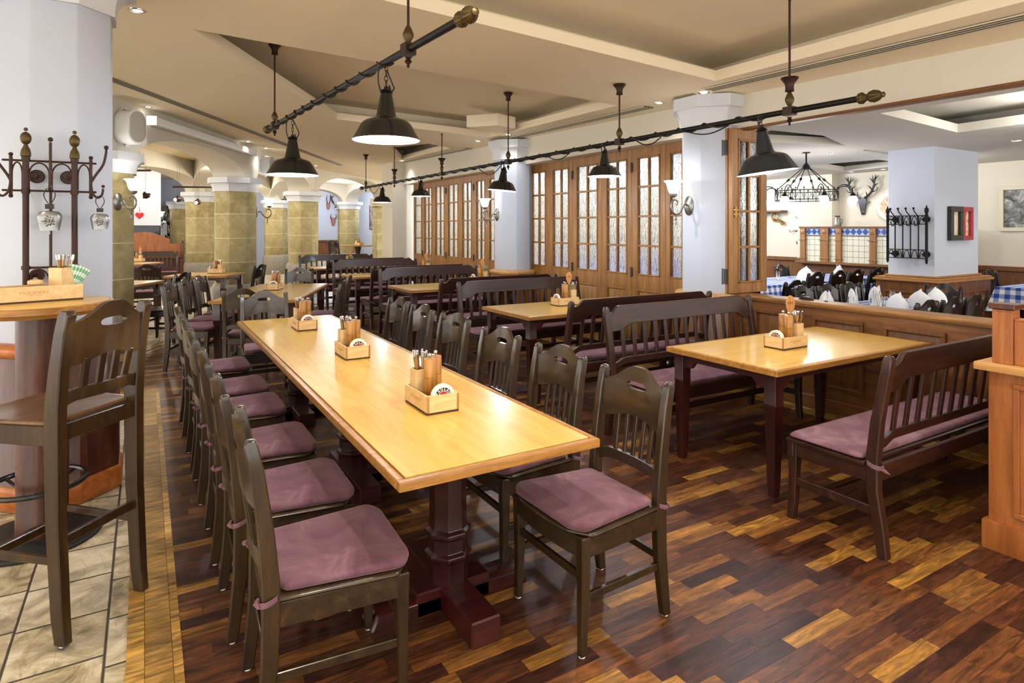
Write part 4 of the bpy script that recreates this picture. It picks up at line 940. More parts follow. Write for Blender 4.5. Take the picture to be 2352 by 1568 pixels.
for x, y, lab in ((8.55, 3.1, 'dining room downlight left of the ceiling slot'), (9.25, 2.95, 'dining room downlight near the framed photograph'), (7.9, 4.9, 'dining room downlight above the chandelier table'), (10.75, 6.3, 'dining room downlight washing the antlers'), (10.75, 5.75, 'dining room downlight above the round plate'), (10.7, 8.2, 'dining room downlight above the wall shelf')):
    downlight(lab, x, y, 2.5)
def slot_vent(label, a, b, zf, wd=.13):
    a, b = Vector((a[0], a[1], zf(*a) - .002)), Vector((b[0], b[1], zf(*b) - .002)); u = (b - a).normalized(); n_ = Vector((-u.y, u.x, 0)); mid = (a + b)/2
    t = thing('ceiling_slot_vent', label, 'air vent', mid, 0); mb = MB(); q0, q1 = a - mid, b - mid
    mb.prism([q0 - n_*wd/2, q1 - n_*wd/2, q1 + n_*wd/2, q0 + n_*wd/2], (0,0,-.004)); mb.build('slots', M['slot'], t)
    mb = MB()
    for o_ in (-.5, -.17, .17, .5): 
        c = n_*wd*o_; h_ = n_*.004; mb.prism([q0 + c - h_, q1 + c - h_, q1 + c + h_, q0 + c + h_], (0,0,-.009))
    mb.build('fins', M['slat_metal'], t); return t
slot_vent('long three-slot ceiling vent running past the arcade', (-.80, 6.82), (3.98, 14.5), zc)
slot_vent('three-slot ceiling vent running along the dining room opening at the upper right', (4.42, 3.92), (4.31, -1.5), zc)
slot_vent('three-slot ceiling vent in front of the nearer bank of windows', (4.64, 7.95), (4.55, 4.82), zc)
slot_vent('three-slot ceiling vent in front of the far bank of windows', (4.70, 12.4), (4.70, 9.3), zc)
slot_vent('narrow ceiling slot vent in the dining room near the framed photograph', (8.75, 2.7), (10.9, 2.3), lambda x, y: 2.5, .04)
slot_vent('narrow ceiling slot vent in the dining room beyond the chandelier', (7.9, 4.45), (9.8, 4.6), lambda x, y: 2.5, .04)

def speaker(label, pos, rz):
    t = thing('loudspeaker', label, 'loudspeaker', pos, rz, 'white wall loudspeakers')
    def stad(w, h, y, n_=10):
        o_ = []
        for i in range(n_+1): a_ = pi*i/n_; o_.append((w*cos(a_), y, h - w + w*sin(a_)))
        for i in range(n_+1): a_ = pi + pi*i/n_; o_.append((w*cos(a_), y, -h + w + w*sin(a_)))
        return o_
    mb = MB(); mb.loft([stad(.10,.165,-.06), stad(.112,.178,-.075), stad(.115,.182,-.12), stad(.115,.182,-.245), stad(.112,.178,-.258), stad(.102,.168,-.262)]); mb.build('cabinet', M['white_plastic'], t)
    mb = MB(); mb.loft([stad(.098,.163,-.262), stad(.092,.158,-.266)]); mb.build('grille', M['grille'], t)
    mb = MB(); mb.box(-.035,.035,-.01,0,-.15,.17); mb.beam((0,-.004,.16),(0,-.12,.205),.05,ha=.008); mb.beam((0,-.12,.205),(0,-.14,.178),.05,ha=.008); mb.beam((0,-.004,-.14),(0,-.12,-.205),.05,ha=.008); mb.beam((0,-.12,-.205),(0,-.14,-.178),.05,ha=.008); mb.build('bracket', M['white_plastic'], t)
    return t
fr = Vector((.877,-.48,0))
q = Vector((*P[0], 0)) + fr*.29; speaker('white wall loudspeaker high above the nearest sandstone column', (q.x - .07, q.y - .05, 2.72), radians(-28.7) + radians(90) - radians(18)).scale = (1.15, 1.15, 1.15)
q = Vector((*P[1], 0)) + fr*.36; speaker('white wall loudspeaker above the stout sandstone column', (q.x + .1, q.y + .15, 2.68), radians(61.3) - radians(10))
A_ = Vector((*P[0], 0)) + U*.45 + fr*.36; B_ = Vector((*P[1], 0)) - U*.05 + fr*.36
sc_ = thing('projection_screen_case', 'long white roller screen case mounted above the first sandstone arch', 'projection screen', ((A_.x+B_.x)/2, (A_.y+B_.y)/2, 2.90), 0)
h = (B_ - A_).length/2; mb = MB(); sec = [(-.055,-.05),(.055,-.05),(.06,-.03),(.06,.05),(-.055,.05)]
mb.prism([tuple(-U*h + fr*p + Vector((0,0,q_))) for p, q_ in sec], U*2*h); mb.build('case', M['white_plastic'], sc_, bevel=.006)
mb = MB(); mb.prism([tuple(-U*(h-.03) + fr*p + Vector((0,0,q_))) for p, q_ in ((-.01,-.062),(.01,-.062),(.01,-.05),(-.01,-.05))], U*2*(h-.03)); mb.build('bottom_bar', M['slat_metal'], sc_)
for s_ in (-1, 1):
    mb = MB(); c = U*s_*(h + .012); mb.prism([tuple(c - U*.012 + fr*p + Vector((0,0,q_))) for p, q_ in ((-.065,-.06),(.068,-.06),(.068,.06),(-.065,.06))], U*.024); mb.build('end_cap', M['white_plastic'], sc_, bevel=.004)
bx = thing('ceiling_box', 'cream boxed projection hanging in the corner of the middle ceiling coffer', 'ceiling box', (4.03, 7.35, 2.83)); mb = MB(); mb.prism([(.25,.25,.0),(-.33,.05,.02),(-.05,-.30,.02),(.24,-.28,.0)], (0,0,.16)); mb.build('box_casing', M['ceiling'], bx, bevel=.004)

# small black spotlights hanging on wire under the vaults
for i, (x, y, z, lab) in enumerate(((.02, 14.6, 2.16, 'black wire-hung spotlight under the first vault, left one'), (.62, 15.0, 2.12, 'black wire-hung spotlight under the first vault, middle one'), (1.02, 15.4, 2.08, 'black wire-hung spotlight under the first vault, right one'), (-.47, 12.2, 2.30, 'black wire-hung spotlight just below the nearer loudspeaker'))):
    t = thing('wire_spotlight', lab, 'spotlight', (x, y, z), .5*i, 'wire-hung spotlights'); mb = MB()
    mb.lathe([(.03,-.06),(.055,-.05),(.06,.02),(.03,.07),(.01,.08)], 14, ax='x'); mb.ball((.06,.02,.03), .03, 8); mb.ball((-.02,-.02,.06), .025, 8); mb.build('lamp_head', M['rust_iron'], t)
    mb = MB(); mb.tube([(0,.02,.05),(0,.04,.75)], .002, 4); mb.tube([(0,-.02,.05),(0,-.04,.75)], .002, 4); mb.build('wire', M['black_metal'], t)
    mb = MB(); mb.ball((-.06,0,-.012), .034, 10); mb.build('lens', M['spot'], t)
for (x0, y0, x1, y1, z, lab) in ((-.25, 13.2, .1, 13.0, 2.55, 'short black track bar beside the nearer loudspeaker'), (.55, 15.3, 1.3, 15.0, 2.40, 'black track bar with wires under the first vault')):
    t = thing('track_bar', lab, 'track light bar', ((x0+x1)/2, (y0+y1)/2, z)); mb = MB(); dx, dy = (x1-x0)/2, (y1-y0)/2; mb.tube([(-dx,-dy,0),(dx,dy,0)], .018, 8); mb.ball((-dx,-dy,0), .028, 8); mb.build('bar', M['rust_iron'], t)
    mb = MB(); mb.tube([(0,0,.01),(0,0,.5)], .003, 5); mb.build('wire', M['black_metal'], t)

# ------------------------------------------------------------------ iron rack with cow bells at the pillar
rk = thing('iron_coat_rack', 'rusty iron wall rack with hooks on the white pillar, bells hanging on it', 'coat rack', (-.424, 4.03, 1.19))
xs_ = (-.104, .103); zt, zl = .66, .505
for x in xs_:
    mb = MB(); mb.lathe([(.0145,.0),(.0145,.68)], 14, (x,0,0)); mb.lathe([(.019,.49),(.019,.515)], 14, (x,0,0)); mb.lathe([(.019,.655),(.019,.68)], 14, (x,0,0)); mb.lathe([(.02,.095),(.02,.115)], 14, (x,0,0))
    mb.lathe([(.002,-.03),(.008,-.02),(.006,-.01),(.012,0)], 12, (x,0,0)); po = mb.build('post', M['rust_iron'], rk)
    mb = MB(); mb.lathe([(.018,.68),(.023,.684),(.0225,.70),(.019,.718),(.011,.734),(.008,.745)], 32, (x,0,0), flute=.08); mb.lathe([(max(.005, .0245*sin(pi*k_/12)), .7755 - .0335*cos(pi*k_/12)) for k_ in range(13)], 32, (x,0,0), flute=.05); mb.ball((x,0,.822), .010, 10); mb.build('finial', M['brass_old'], po)
    mb = MB(); mb.lathe([(.011,0),(.011,.08)], 10, (x + .035*(1 if x < 0 else -1), .0, .585), ax='y'); mb.lathe([(.032,.075),(.036,.08),(.034,.10)], 20, (x + .035*(1 if x < 0 else -1), 0, .585), ax='y'); mb.tube([(x,0,.585),(x + .035*(1 if x < 0 else -1),0,.585)], .010, 8)
    mb.tube([(x,0,.585),(x,0,.55)], .006, 6); mb.build('wall_bracket', M['rust_iron'], rk)
    mb = MB(); mb.lathe([(.032,.075),(.034,.10)], 20, (x + .035*(1 if x < 0 else -1), 0, .06), ax='y'); mb.tube([(x,0,.06),(x + .035*(1 if x < 0 else -1),.08,.06)], .008, 8); mb.build('wall_bracket', M['rust_iron'], rk)
mb = MB()
for z_ in (zt, zl, .105): mb.tube([(-.20 if z_ > .2 else -.12, 0, z_), (.20 if z_ > .2 else .12, 0, z_)], .0055, 8)
for x in (-.165, .175): mb.tube([(x,0,zl-.02),(x,0,zt+.02)], .008, 8); mb.ball((x,0,zl-.028), .011, 8); mb.ball((x,0,zt+.03), .011, 8)
mb.tube([(0,0,-.0),(0,0,zt)], .007, 8)
for x0, x1 in ((-.16,-.118), (-.09,-.006), (.006,.09), (.118,.17)):
    c = (x0+x1)/2; w_ = (x1-x0)/2; mb.tube([(c + w_*cos(pi*i/12), 0, zt - .075 + .065*sin(pi*i/12)**.9) for i in range(13)], .0042, 6); mb.tube([(x0,0,zl),(x0,0,zt-.075)], .0042, 6); mb.tube([(x1,0,zl),(x1,0,zt-.075)], .0042, 6)
for x0, x1 in ((-.09,-.006), (.006,.09)): c = (x0+x1)/2; w_ = (x1-x0)/2; mb.tube([(c + w_*cos(pi*i/12), 0, .03 + .065*sin(pi*i/12)) for i in range(13)], .0042, 6)
mb.build('lattice', M['rust_iron'], rk)
for x, s_ in ((-.165, -1), (0, 0), (.175, 1)):
    hk = MB()
    if s_: hk.tube([(x,0,zl+.05),(x + .02*s_,0,zl+.09),(x + .055*s_,0,zl+.15),(x + .068*s_,0,zl+.21),(x + .070*s_,-.005,zl+.235)], .0065, 8); hk.ball((x + .070*s_,-.005,zl+.245), .012, 10); hk.tube([(x,0,zl+.05),(x + .008*s_,-.01,zl-.005),(x + .03*s_,-.015,zl-.03),(x + .05*s_,-.016,zl-.015),(x + .056*s_,-.016,zl+.02)], .006, 8); hk.ball((x + .056*s_,-.016,zl+.032), .009, 8)
    else: hk.tube([(0,-.008,zl+.05),(0,-.012,zt+.10)], .007, 8); hk.ball((0,-.012,zt+.115), .0125, 10); hk.tube([(0,-.008,zl+.04),(0,-.02,zl+.0),(0,-.04,zl+.002),(0,-.045,zl+.03)], .006, 8)
    hk.build('hook', M['rust_iron'], rk)
def cow_bell(label, pos, s, rz=0):
    t = thing('cow_bell', label, 'cow bell', pos, rz, 'cow bells on the iron rack'); mb = MB()
    def ov(w, d, z_): return [(w*s*math.copysign(abs(cos(2*pi*i/28))**.8, cos(2*pi*i/28)), d*s*math.copysign(abs(sin(2*pi*i/28))**.8, sin(2*pi*i/28)), z_*s) for i in range(28)]
    mb.loft([ov(.020,.015,-.100), ov(.038,.03,-.104), ov(.049,.036,-.116), ov(.052,.038,-.132), ov(.047,.035,-.160), ov(.041,.031,-.194), ov(.0415,.0315,-.198), ov(.039,.029,-.198), ov(.043,.03,-.14)]); mb.build('bell_body', M['silver_bell'], t)
    mb = MB()
    for i in range(10):
        a_ = 2*pi*i/10; l_ = .030 if i % 2 else .024; P_ = [(l_*f_*s*cos(a_), (-.0365 - .0028*sin(pi*f_) + .004*f_*f_)*s, (-.150 + l_*f_*sin(a_))*s) for f_ in (.2,.4,.6,.8,1.0)]; mb.tube(P_, [.0028*s,.0048*s,.0058*s,.005*s,.001*s], 8)
    mb.ball((0, -.040*s, -.150*s), .006*s, 8); mb.build('edelweiss_relief', M['silver_bell'], t)
    mb = MB(); mb.box(-.018*s,.018*s,-.006*s,.006*s,-.090*s,-.066*s)
    pts = [((.023 - .010*(.5 + .5*cos(t_))*0)*sin(t_)*(1 - .45*max(0, -cos(t_))), 0, -.026 + .040*cos(t_)) for t_ in [radians(-165 + 330*i/30) for i in range(31)]]; R = []
    for i, p in enumerate(pts): R.append([(p[0]*s - .002, -.007*s, p[2]*s), (p[0]*s + .002, -.007*s, p[2]*s), (p[0]*s + .002, .007*s, p[2]*s), (p[0]*s - .002, .007*s, p[2]*s)])
    mb.loft(R); mb.build('leather_strap', M['leather'], t, bevel=.0015)
    mb = MB(); mb.tube([(-.016*s,0,-.088*s),(-.016*s,0,-.104*s)], .002*s, 5); mb.tube([(.016*s,0,-.088*s),(.016*s,0,-.104*s)], .002*s, 5); mb.tube([(0,0,-.19*s),(0,0,-.215*s)], .003*s, 6); mb.build('clapper_and_staple', M['silver_bell'], t); return t
cow_bell('larger silver cow bell with edelweiss hanging in the middle of the iron rack', (-.424, 3.985, 1.695), 1.05)
cow_bell('smaller silver cow bell with edelweiss on the right hook of the iron rack', (-.207, 4.010, 1.665), .86)
# ------------------------------------------------------------------ caddies and what stands in them
def lettered(parent, name, txt, size, mat, mtx, depth=.0004):
    vs, fs = text_mesh(txt, size, depth); mb = MB(); mb.add([mtx @ Vector(v) for v in vs], fs); return mb.build(name, mat, parent, ang=20)
RX = Matrix.Rotation(pi/2, 4, 'X')
def make_caddy(long=False):
    """long axis along y, open box; lettering on the -x side"""
    L, W, h = (.25, .145, .078) if not long else (.40, .13, .078); t = thing('table_caddy', 'x', 'caddy'); w = .009
    mb = MB(); mb.box(-W/2+w, W/2-w, -L/2, -L/2+w, .008, h); mb.box(-W/2+w, W/2-w, L/2-w, L/2, .008, h); mb.box(-W/2, -W/2+w, -L/2, L/2, .008, h); mb.box(W/2-w, W/2, -L/2, L/2, .008, h); mb.box(-W/2+w, W/2-w, -L/2+w, L/2-w, .008, .014); mb.box(-W/2+w, W/2-w, -.058, -.052, .014, h*.8); mb.build('box', M['birch'], t, bevel=.0012)
    mb = MB()
    for x in (-W/2, W/2-w):
        for y in (-L/2, L/2-.001): mb.box(x-.0003, x+w+.0003, y-.0004, y+.0014, .009, h-.001)
    mb.build('corner_joint', M['birch_edge'], t)
    mb = MB(); mb.box(-W/2+.0005, W/2-.0005, -L/2+.0005, L/2-.0005, 0, .009); mb.build('base', M['base_dark'], t, bevel=.001)
    for sgn in (-1, 1):
        R_ = Matrix.Translation((sgn*(W/2 + .0002), 0, .047)) @ Matrix.Rotation(sgn*pi/2, 4, 'Z') @ RX; lettered(t, 'branded_lettering', "PAULANER'S", .0205, M['engrave'], R_, .0002)
        mb = MB(); x_ = sgn*(W/2 + .0001); mb.box(x_-.0002, x_+.0002, -.026, .030, .0335, .0347); mb.build('branded_rule', M['engrave'], t)
    return t
def make_mill(mat, mat2):
    t = thing('pepper_mill', 'x', 'pepper mill'); r = .0265
    mb = MB(); mb.lathe([(r-.001,0),(r,.002),(r,.113),(r-.0015,.115)], 28); mb.build('body', mat2, t)
    mb = MB(); mb.lathe([(r-.0015,.1155),(r,.117),(r,.193),(r-.002,.196),(.004,.1965)], 28); mb.build('head', mat, t)
    mb = MB(); mb.lathe([(.003,.195),(.004,.203)], 10); mb.ball((0,0,.211), .0095, 12); mb.build('knob', M['steel'], t); return t
def make_holder():
    t = thing('cutlery_holder', 'x', 'cutlery holder'); a = .033; w = .006; mb = MB()
    mb.box(-a,a,-a,-a+w,0,.14); mb.box(-a,a,a-w,a,0,.14); mb.box(-a,-a+w,-a+w,a-w,0,.14); mb.box(a-w,a,-a+w,a-w,0,.14); mb.box(-a+w,a-w,-a+w,a-w,0,.006); mb.build('box', M['birch'], t, bevel=.001); return t
def make_coaster():
    """beer mat standing on edge; printed side towards -y"""
    t = thing('beer_coaster', 'x', 'coaster'); r = .052
    mb = MB(); mb.lathe([(r,-.0025),(r,.0025)], 40, (0,0,r), ax='y'); mb.build('card', M['paper'], t)
    mb = MB(); mb.lathe([(.038,-.0030),(.038,-.0026)], 40, (0,0,r), ax='y'); mb.build('black_ring', M['ink'], t)
    mb = MB(); mb.lathe([(.024,-.0034),(.024,-.0029)], 32, (0,0,r), ax='y'); mb.build('white_ring', M['paper'], t)
    mb = MB(); mb.lathe([(.0224,-.0038),(.0224,-.0033)], 32, (0,0,r), ax='y'); mb.build('red_disc', M['red'], t)
    mb = MB(); txt = 'PAULANER'
    for i, ch in enumerate(txt):
        a_ = radians(157 - 26.5*i); vs, fs = text_mesh(ch, .0142, .0002, bold=.00045); T_ = Matrix.Translation((  .031*cos(a_), -.0034, r +   .031*sin(a_))) @ Matrix.Rotation(-(a_ - pi/2), 4, 'Y') @ RX; mb.add([T_ @ Vector(v) for v in vs], fs)
    mb.build('lettering', M['paper'], t, ang=20); return t
def make_fork():
    t = thing('fork', 'x', 'cutlery'); mb = MB(); mb.beam((0,0,.0),(0,0,.148),.007,.012,ha=.003,hb=.005); mb.build('handle', M['handle'], t, bevel=.001)
    mb = MB(); mb.beam((0,0,.147),(0,0,.170),.0125,.0115,ha=.0065); mb.ball((0,0,.171), .007, 8, (1,.6,1)); mb.beam((0,-.0036,.07),(0,-.0036,.155),.003,.004,ha=.001); mb.build('bolster', M['steel'], t, bevel=.001); return t
def make_napkin(mat):
    t = thing('napkin', 'x', 'napkin'); mb = MB(); R = []
    for k in range(5):
        f_ = k/4; R.append([(-.034 + .003*f_, -.006 - .004*sin(3*f_), .02 + .17*f_), (.0, -.009, .02 + .173*f_), (.036, -.004, .02 + .167*f_), (.034, .007, .02 + .167*f_), (0, .004, .02 + .173*f_), (-.032, .006, .02 + .17*f_)])
    mb.loft(R); mb.build('folded_cloth', mat, t, ang=50); return t
def make_spoon(num):
    t = thing('number_spoon', 'x', 'wooden spoon'); mb = MB(); n_ = 24
    ol = [(x_*1.25, z_*1.42) for x_, z_ in [(.0065, .02), (.006, .10), (.0075, .135), (.014, .150), (.0225, .170), (.0245, .188), (.021, .207), (.012, .220), (.0, .2245)]]; pts = [(x, z_) for x, z_ in ol] + [(-x, z_) for x, z_ in reversed(ol[:-1])]
    mb.prism([(x, -.003, z_) for x, z_ in pts], (0,.006,0)); mb.build('spoon_body', M['spoon'], t, bevel=.002)
    num.strip() and lettered(t, 'number', num, .028, M['ink'], Matrix.Translation((0,-.0034,.268)) @ RX, .0003); return t
CAD = make_caddy(); CADT = tree(CAD); CADL = make_caddy(True); CADLT = tree(CADL); MI1 = make_mill(M['mill'], M['mill2']); MI1T = tree(MI1); MI2 = make_mill(M['mill2'], M['mill']); MI2T = tree(MI2)
HO = make_holder(); HOT = tree(HO); CO = make_coaster(); COT = tree(CO); FO = make_fork(); FOT = tree(FO); NG = make_napkin(M['napkin_check']); NGT = tree(NG)
PROTOS = [CAD, CADL, MI1, MI2, HO, CO, FO, NG]
def caddy(x, y, z, rz, where, spoon=None, flip=False, nfork=9, ncoast=3, napkin=True, detail=True):
    """flip: cutlery at local +x instead of -x"""
    c_, s_ = cos(rz), sin(rz); W = lambda lx, ly: (x + lx*c_ - ly*s_, y + lx*s_ + ly*c_)
    dup(CAD, CADT, (x, y, z), rz, 'birch table caddy with dark base ' + where, 'table caddies'); f = .0142; k = -1 if not flip else 1
    hx, hy = W(k*.026, .070); dup(HO, HOT, (hx, hy, z + f), rz, 'small birch cutlery holder, caddy ' + where, 'cutlery holders')
    m1 = (W(-.012, -.010) if not flip else W(.030, -.012)); m2 = (W(.034, .032) if not flip else W(-.028, .012))
    dup(MI1, MI1T, (m1[0], m1[1], z + f), rz + .4, 'wooden pepper mill beside the coasters, caddy ' + where, 'pepper mills')
    dup(MI2, MI2T, (m2[0], m2[1], z + f), rz, 'wooden mill farther from the coasters, caddy ' + where, 'pepper mills')
    for i in range(ncoast):
        q = W(.006, -.110 + .0064*i); dup(CO, COT, (q[0], q[1], z + f), rz, 'round beer coaster on edge, caddy ' + where, 'coasters in the caddy ' + where)
    for i in range(nfork):
        a_ = i*2.4; rr = .016*sqrt((i + .5)/nfork); q = (hx + rr*cos(a_), hy + rr*sin(a_)); o_ = dup(FO, FOT, (q[0], q[1], z + f + .045), 0, 'wood-handled cutlery piece in the caddy ' + where, 'cutlery in the caddy ' + where)
        o_.rotation_euler = (rr*9*sin(a_)*-1*1.6 + .10*sin(rz), rr*9*cos(a_)*1.6 - .14*cos(rz)*(1 if not flip else -1), a_)
    if napkin:
        q = W(k*-.030, .088); o_ = dup(NG, NGT, (q[0], q[1], z + f), rz, 'green checked napkin, caddy ' + where, 'checked napkins'); o_.rotation_euler = (-.08, .06, rz + .2)
    if spoon:
        q = W(.0, .052); sp = make_spoon(spoon); sp.location = (q[0] , q[1], z + f); sp.rotation_euler = (-.02, 0, radians(-30)); sp['label'] = 'wooden number spoon, caddy ' + where; sp['group'] = 'number spoons'
ZT = .7255
caddy(1.075, 2.49, ZT, 0.0, 'at the near end of the long table')
caddy(1.085, 3.72, ZT, 0.0, 'in the middle of the long table')
caddy(1.06, 4.92, ZT, 0.0, 'at the far end of the long table', nfork=7)
caddy(3.60, 2.545, ZT, -pi/2 + 0*.1, 'on the nearest window table', spoon='101', flip=True, nfork=8)
caddy(3.65, 5.08, ZT, -pi/2, 'on the second window table', spoon='102', flip=True, nfork=7)
caddy(4.16, 7.9, ZT, -pi/2, 'on the third window table', spoon=' ', flip=True, nfork=6)
caddy(4.25, 10.2, ZT, -pi/2, 'on the fourth window table', spoon=' ', flip=True, nfork=6)
caddy(3.55, 12.5, ZT, -pi/2, 'on the farthest window table', spoon=' ', flip=True, nfork=5)
caddy(1.42, 8.25, ZT, ang(-23), 'on the slanting table', nfork=5, napkin=False)
caddy(1.07, 11.75, ZT, ang(-118), 'on the small table before the stout column', nfork=5, napkin=False, flip=True)
caddy(-.13, 16.75, ZT, ang(-118), 'on the far table before the oak booth back', nfork=5, napkin=False, spoon=' ', flip=True)
# the long caddy on the bar table
bx_, by_, bz_ = -.475, 3.80, 1.1412; br_ = ang(-90 + 16)
c_, s_ = cos(br_), sin(br_); W = lambda lx, ly: (bx_ + lx*c_ - ly*s_, by_ + lx*s_ + ly*c_)
dup(CADL, CADLT, (bx_, by_, bz_), br_, 'long birch caddy on the tall round table'); f = .0142
q = W(.0, .125); dup(HO, HOT, (q[0], q[1], bz_ + f), br_ + .5, 'square birch cutlery holder in the long caddy on the tall round table', None, (1.25,1.25,1.05)); hq = q
for i in range(7):
    o_ = dup(FO, FOT, (hq[0] + .010*cos(i*2.4), hq[1] + .010*sin(i*2.4), bz_ + f + .04), 0, 'cutlery piece in the holder on the tall round table', 'cutlery on the tall round table'); o_.rotation_euler = (.12*sin(i*2.4), .10 + .10*cos(i*2.4), i)
for i in range(6):
    o_ = dup(NG, NGT, (hq[0] + .008, hq[1] - .002*i, bz_ + f + .005), br_ + .2*i, 'green and white napkin fanned out of the holder on the tall round table', 'napkins on the tall round table', (.4,.4,.85)); o_.rotation_euler = (.1, .22 + .09*i, br_ + .1*i + 1.2)
t = thing('pepper_mill', 'squat beech pepper mill with wide head in the long caddy on the tall round table', 'pepper mill', (*W(0, .015), bz_ + f)); mb = MB(); mb.lathe([(.026,0),(.026,.02),(.021,.045),(.023,.060),(.025,.066)], 28); mb.build('body', M['birch'], t); mb = MB(); mb.lathe([(.022,.0665),(.031,.070),(.033,.079),(.030,.088),(.012,.093)], 28); mb.build('head', M['birch'], t); mb = MB(); mb.lathe([(.008,.092),(.010,.098),(.004,.104)], 14); mb.build('knob', M['steel'], t)
for i in range(7):
    q = W(0, -.175 + .0062*i); dup(CO, COT, (q[0], q[1], bz_ + f), br_, 'round beer coaster in the stack at the left of the long caddy', 'coasters on the tall round table')
# ------------------------------------------------------------------ dining room beyond the partition
rp = thing('square_pillar', 'broad square plastered pillar with oak wainscot in the dining room', 'pillar', (8.278, 3.818, 0)); w_, d_ = 1.126, .55
mb = MB(); mb.box(0, w_, 0, d_, 0, 2.52); mb.build('shaft', M['white'], rp, bevel=.006)
mb = MB(); mb.box(-.10, w_+.10, -.10, d_+.10, 0, .835)
for (a0, a1) in ((-.02, .30), (.36, .78), (.84, 1.14)):
    for (x0,x1,z0,z1) in ((a0,a1,.2,.225),(a0,a1,.69,.715),(a0,a0+.025,.225,.69),(a1-.025,a1,.225,.69)): mb.box(x0,x1,-.112,-.095,z0,z1)
for (x0,x1,z0,z1) in ((.0,.55,.2,.225),(.0,.55,.69,.715),(.0,.025,.225,.69),(.525,.55,.225,.69)): mb.box(-.112,-.095,x0,x1,z0,z1)
mb.build('wainscot', M['panel'], rp, bevel=.003)
mb = MB(); mb.box(-.13, w_+.13, -.13, d_+.13, .835, .865); mb.box(-.11, w_+.11, -.11, d_+.11, .865, .885); mb.box(-.03, w_+.03, -.03, d_+.03, .885, .91); mb.build('wainscot_cap', M['oak_h'], rp, bevel=.006)
# iron rack on its left face
t = thing('iron_coat_rack', 'black iron hook rack with ball finials on the left face of the square pillar', 'coat rack', (8.165, 4.085, 1.08)); y0, y1 = -.228, .228
for y in (y0, y1):
    mb = MB(); mb.lathe([(.003,-.02),(.014,0),(.016,.02),(.016,.56),(.022,.575),(.014,.60),(.026,.63),(.022,.66),(.006,.68),(.008,.70)], 14, (0,y,0)); mb.build('post', M['black_metal'], t)
    mb = MB(); 
    for z in (.10, .53): mb.lathe([(.012,0),(.012,.075),(.038,.08),(.04,.108)], 16, (0, y - .045*(1 if y > 0 else -1), z), ax='x'); mb.tube([(0,y,z),(0,y-.045*(1 if y > 0 else -1),z)], .01, 6)
    mb.build('wall_bracket', M['black_metal'], t)
mb = MB()
for z in (.05, .155, .47, .575): mb.tube([(0,y0,z),(0,y1,z)], .006, 6)
for i in range(1, 5): y = y0 + (y1-y0)*i/5; mb.tube([(0,y,.05),(0,y,.575)], .0085, 6)
for i in range(5):
    ya, yb_ = y0 + (y1-y0)*i/5 + .012, y0 + (y1-y0)*(i+1)/5 - .012; c, h_ = (ya+yb_)/2, (yb_-ya)/2
    for z in (.05, .47): mb.tube([(0, c + h_*cos(pi*k/10), z + .095*sin(pi*k/10)) for k in range(11)], .005, 6)
mb.build('lattice', M['black_metal'], t)
for i in range(1, 5):
    y = y0 + (y1-y0)*i/5; mb = MB(); mb.tube([(-.01,y,.52),(-.03,y,.58),(-.05,y+.02,.62),(-.055,y+.03,.655)], .007, 6); mb.ball((-.055,y+.03,.665), .015, 8); mb.tube([(-.01,y,.50),(-.03,y,.46),(-.05,y+.015,.455),(-.06,y+.02,.49)], .006, 6); mb.ball((-.06,y+.02,.497), .011, 8); mb.build('hook', M['black_metal'], t)
def frame(name, label, cat, loc, rz, w, h, fw, fmat, art, th=.04, mat_w=0):
    t = thing(name, label, cat, loc, rz); mb = MB(); mb.box(-w/2,w/2,-th,0,-h/2,-h/2+fw); mb.box(-w/2,w/2,-th,0,h/2-fw,h/2); mb.box(-w/2,-w/2+fw,-th,0,-h/2+fw,h/2-fw); mb.box(w/2-fw,w/2,-th,0,-h/2+fw,h/2-fw); mb.build('frame', fmat, t, bevel=.003)
    mb = MB(); mb.box(-w/2+fw,w/2-fw,-.012,-.006,-h/2+fw,h/2-fw); mb.build('picture', art, t); return t
M['frame_black'] = plain('black_green_frame', '23231F', .4); M['frame_red'] = plain('crimson_frame', 'A02A35', .4); M['frame_cream'] = plain('worn_cream_frame', 'D3CBB2', .5, vary=.4)
frame('picture_frame', 'slim black frame with a pastel figure print on the right face of the square pillar', 'picture', (8.735, 3.816, 1.56), 0, .31, .425, .065, M['frame_black'], M['art_a'], .05)
frame('picture_frame', 'slim red frame with a warm print, beside the black frame on the square pillar', 'picture', (9.02, 3.816, 1.56), 0, .265, .42, .055, M['frame_red'], M['art_b'], .05)
frame('picture_frame', 'large cream-framed black-and-white photograph on the dining room back wall', 'picture', (11.098, 3.65, 1.79), -pi/2, 1.15, .67, .055, M['frame_cream'], M['art_bw'], .04)
# tiled booth wall with ledge
tw = thing('tiled_booth_wall', 'oak booth wall with cream tiles and a blue diamond tile frieze', 'booth wall', (10.45, 6.2, 0)); a0, a1 = -1.6, .87
mb = MB(); mb.box(.02, .30, a0, a1, 0, 1.50); mb.build('core', M['panel'], tw)
mb = MB(); mb.box(-.12, .34, a0-.05, a1+.05, .86, .90); mb.build('ledge', M['panel_h'], tw, bevel=.008)
mb = MB(); mb.box(-.03, .34, a0-.03, a1+.03, 1.50, 1.53); mb.build('top_rail', M['panel_h'], tw, bevel=.006)
mb = MB(); mb.box(.006, .022, a0, a1, .90, 1.36); mb.build('tile_field', M['walltile'], tw)
mb = MB(); mb.box(.006, .022, a0, a1, 1.375, 1.50); mb.build('frieze_ground', M['tile_pale'], tw)
mb = MB(); n_ = 24
for i in range(n_):
    c = a0 + (a1-a0)*(i+.5)/n_; h_ = (a1-a0)/n_/2; mb.prism([(.007,c-h_,1.4375),(.007,c,1.495),(.007,c+h_,1.4375),(.007,c,1.38)], (-.005,0,0))
mb.build('diamond_tiles', M['tile_blue'], tw)
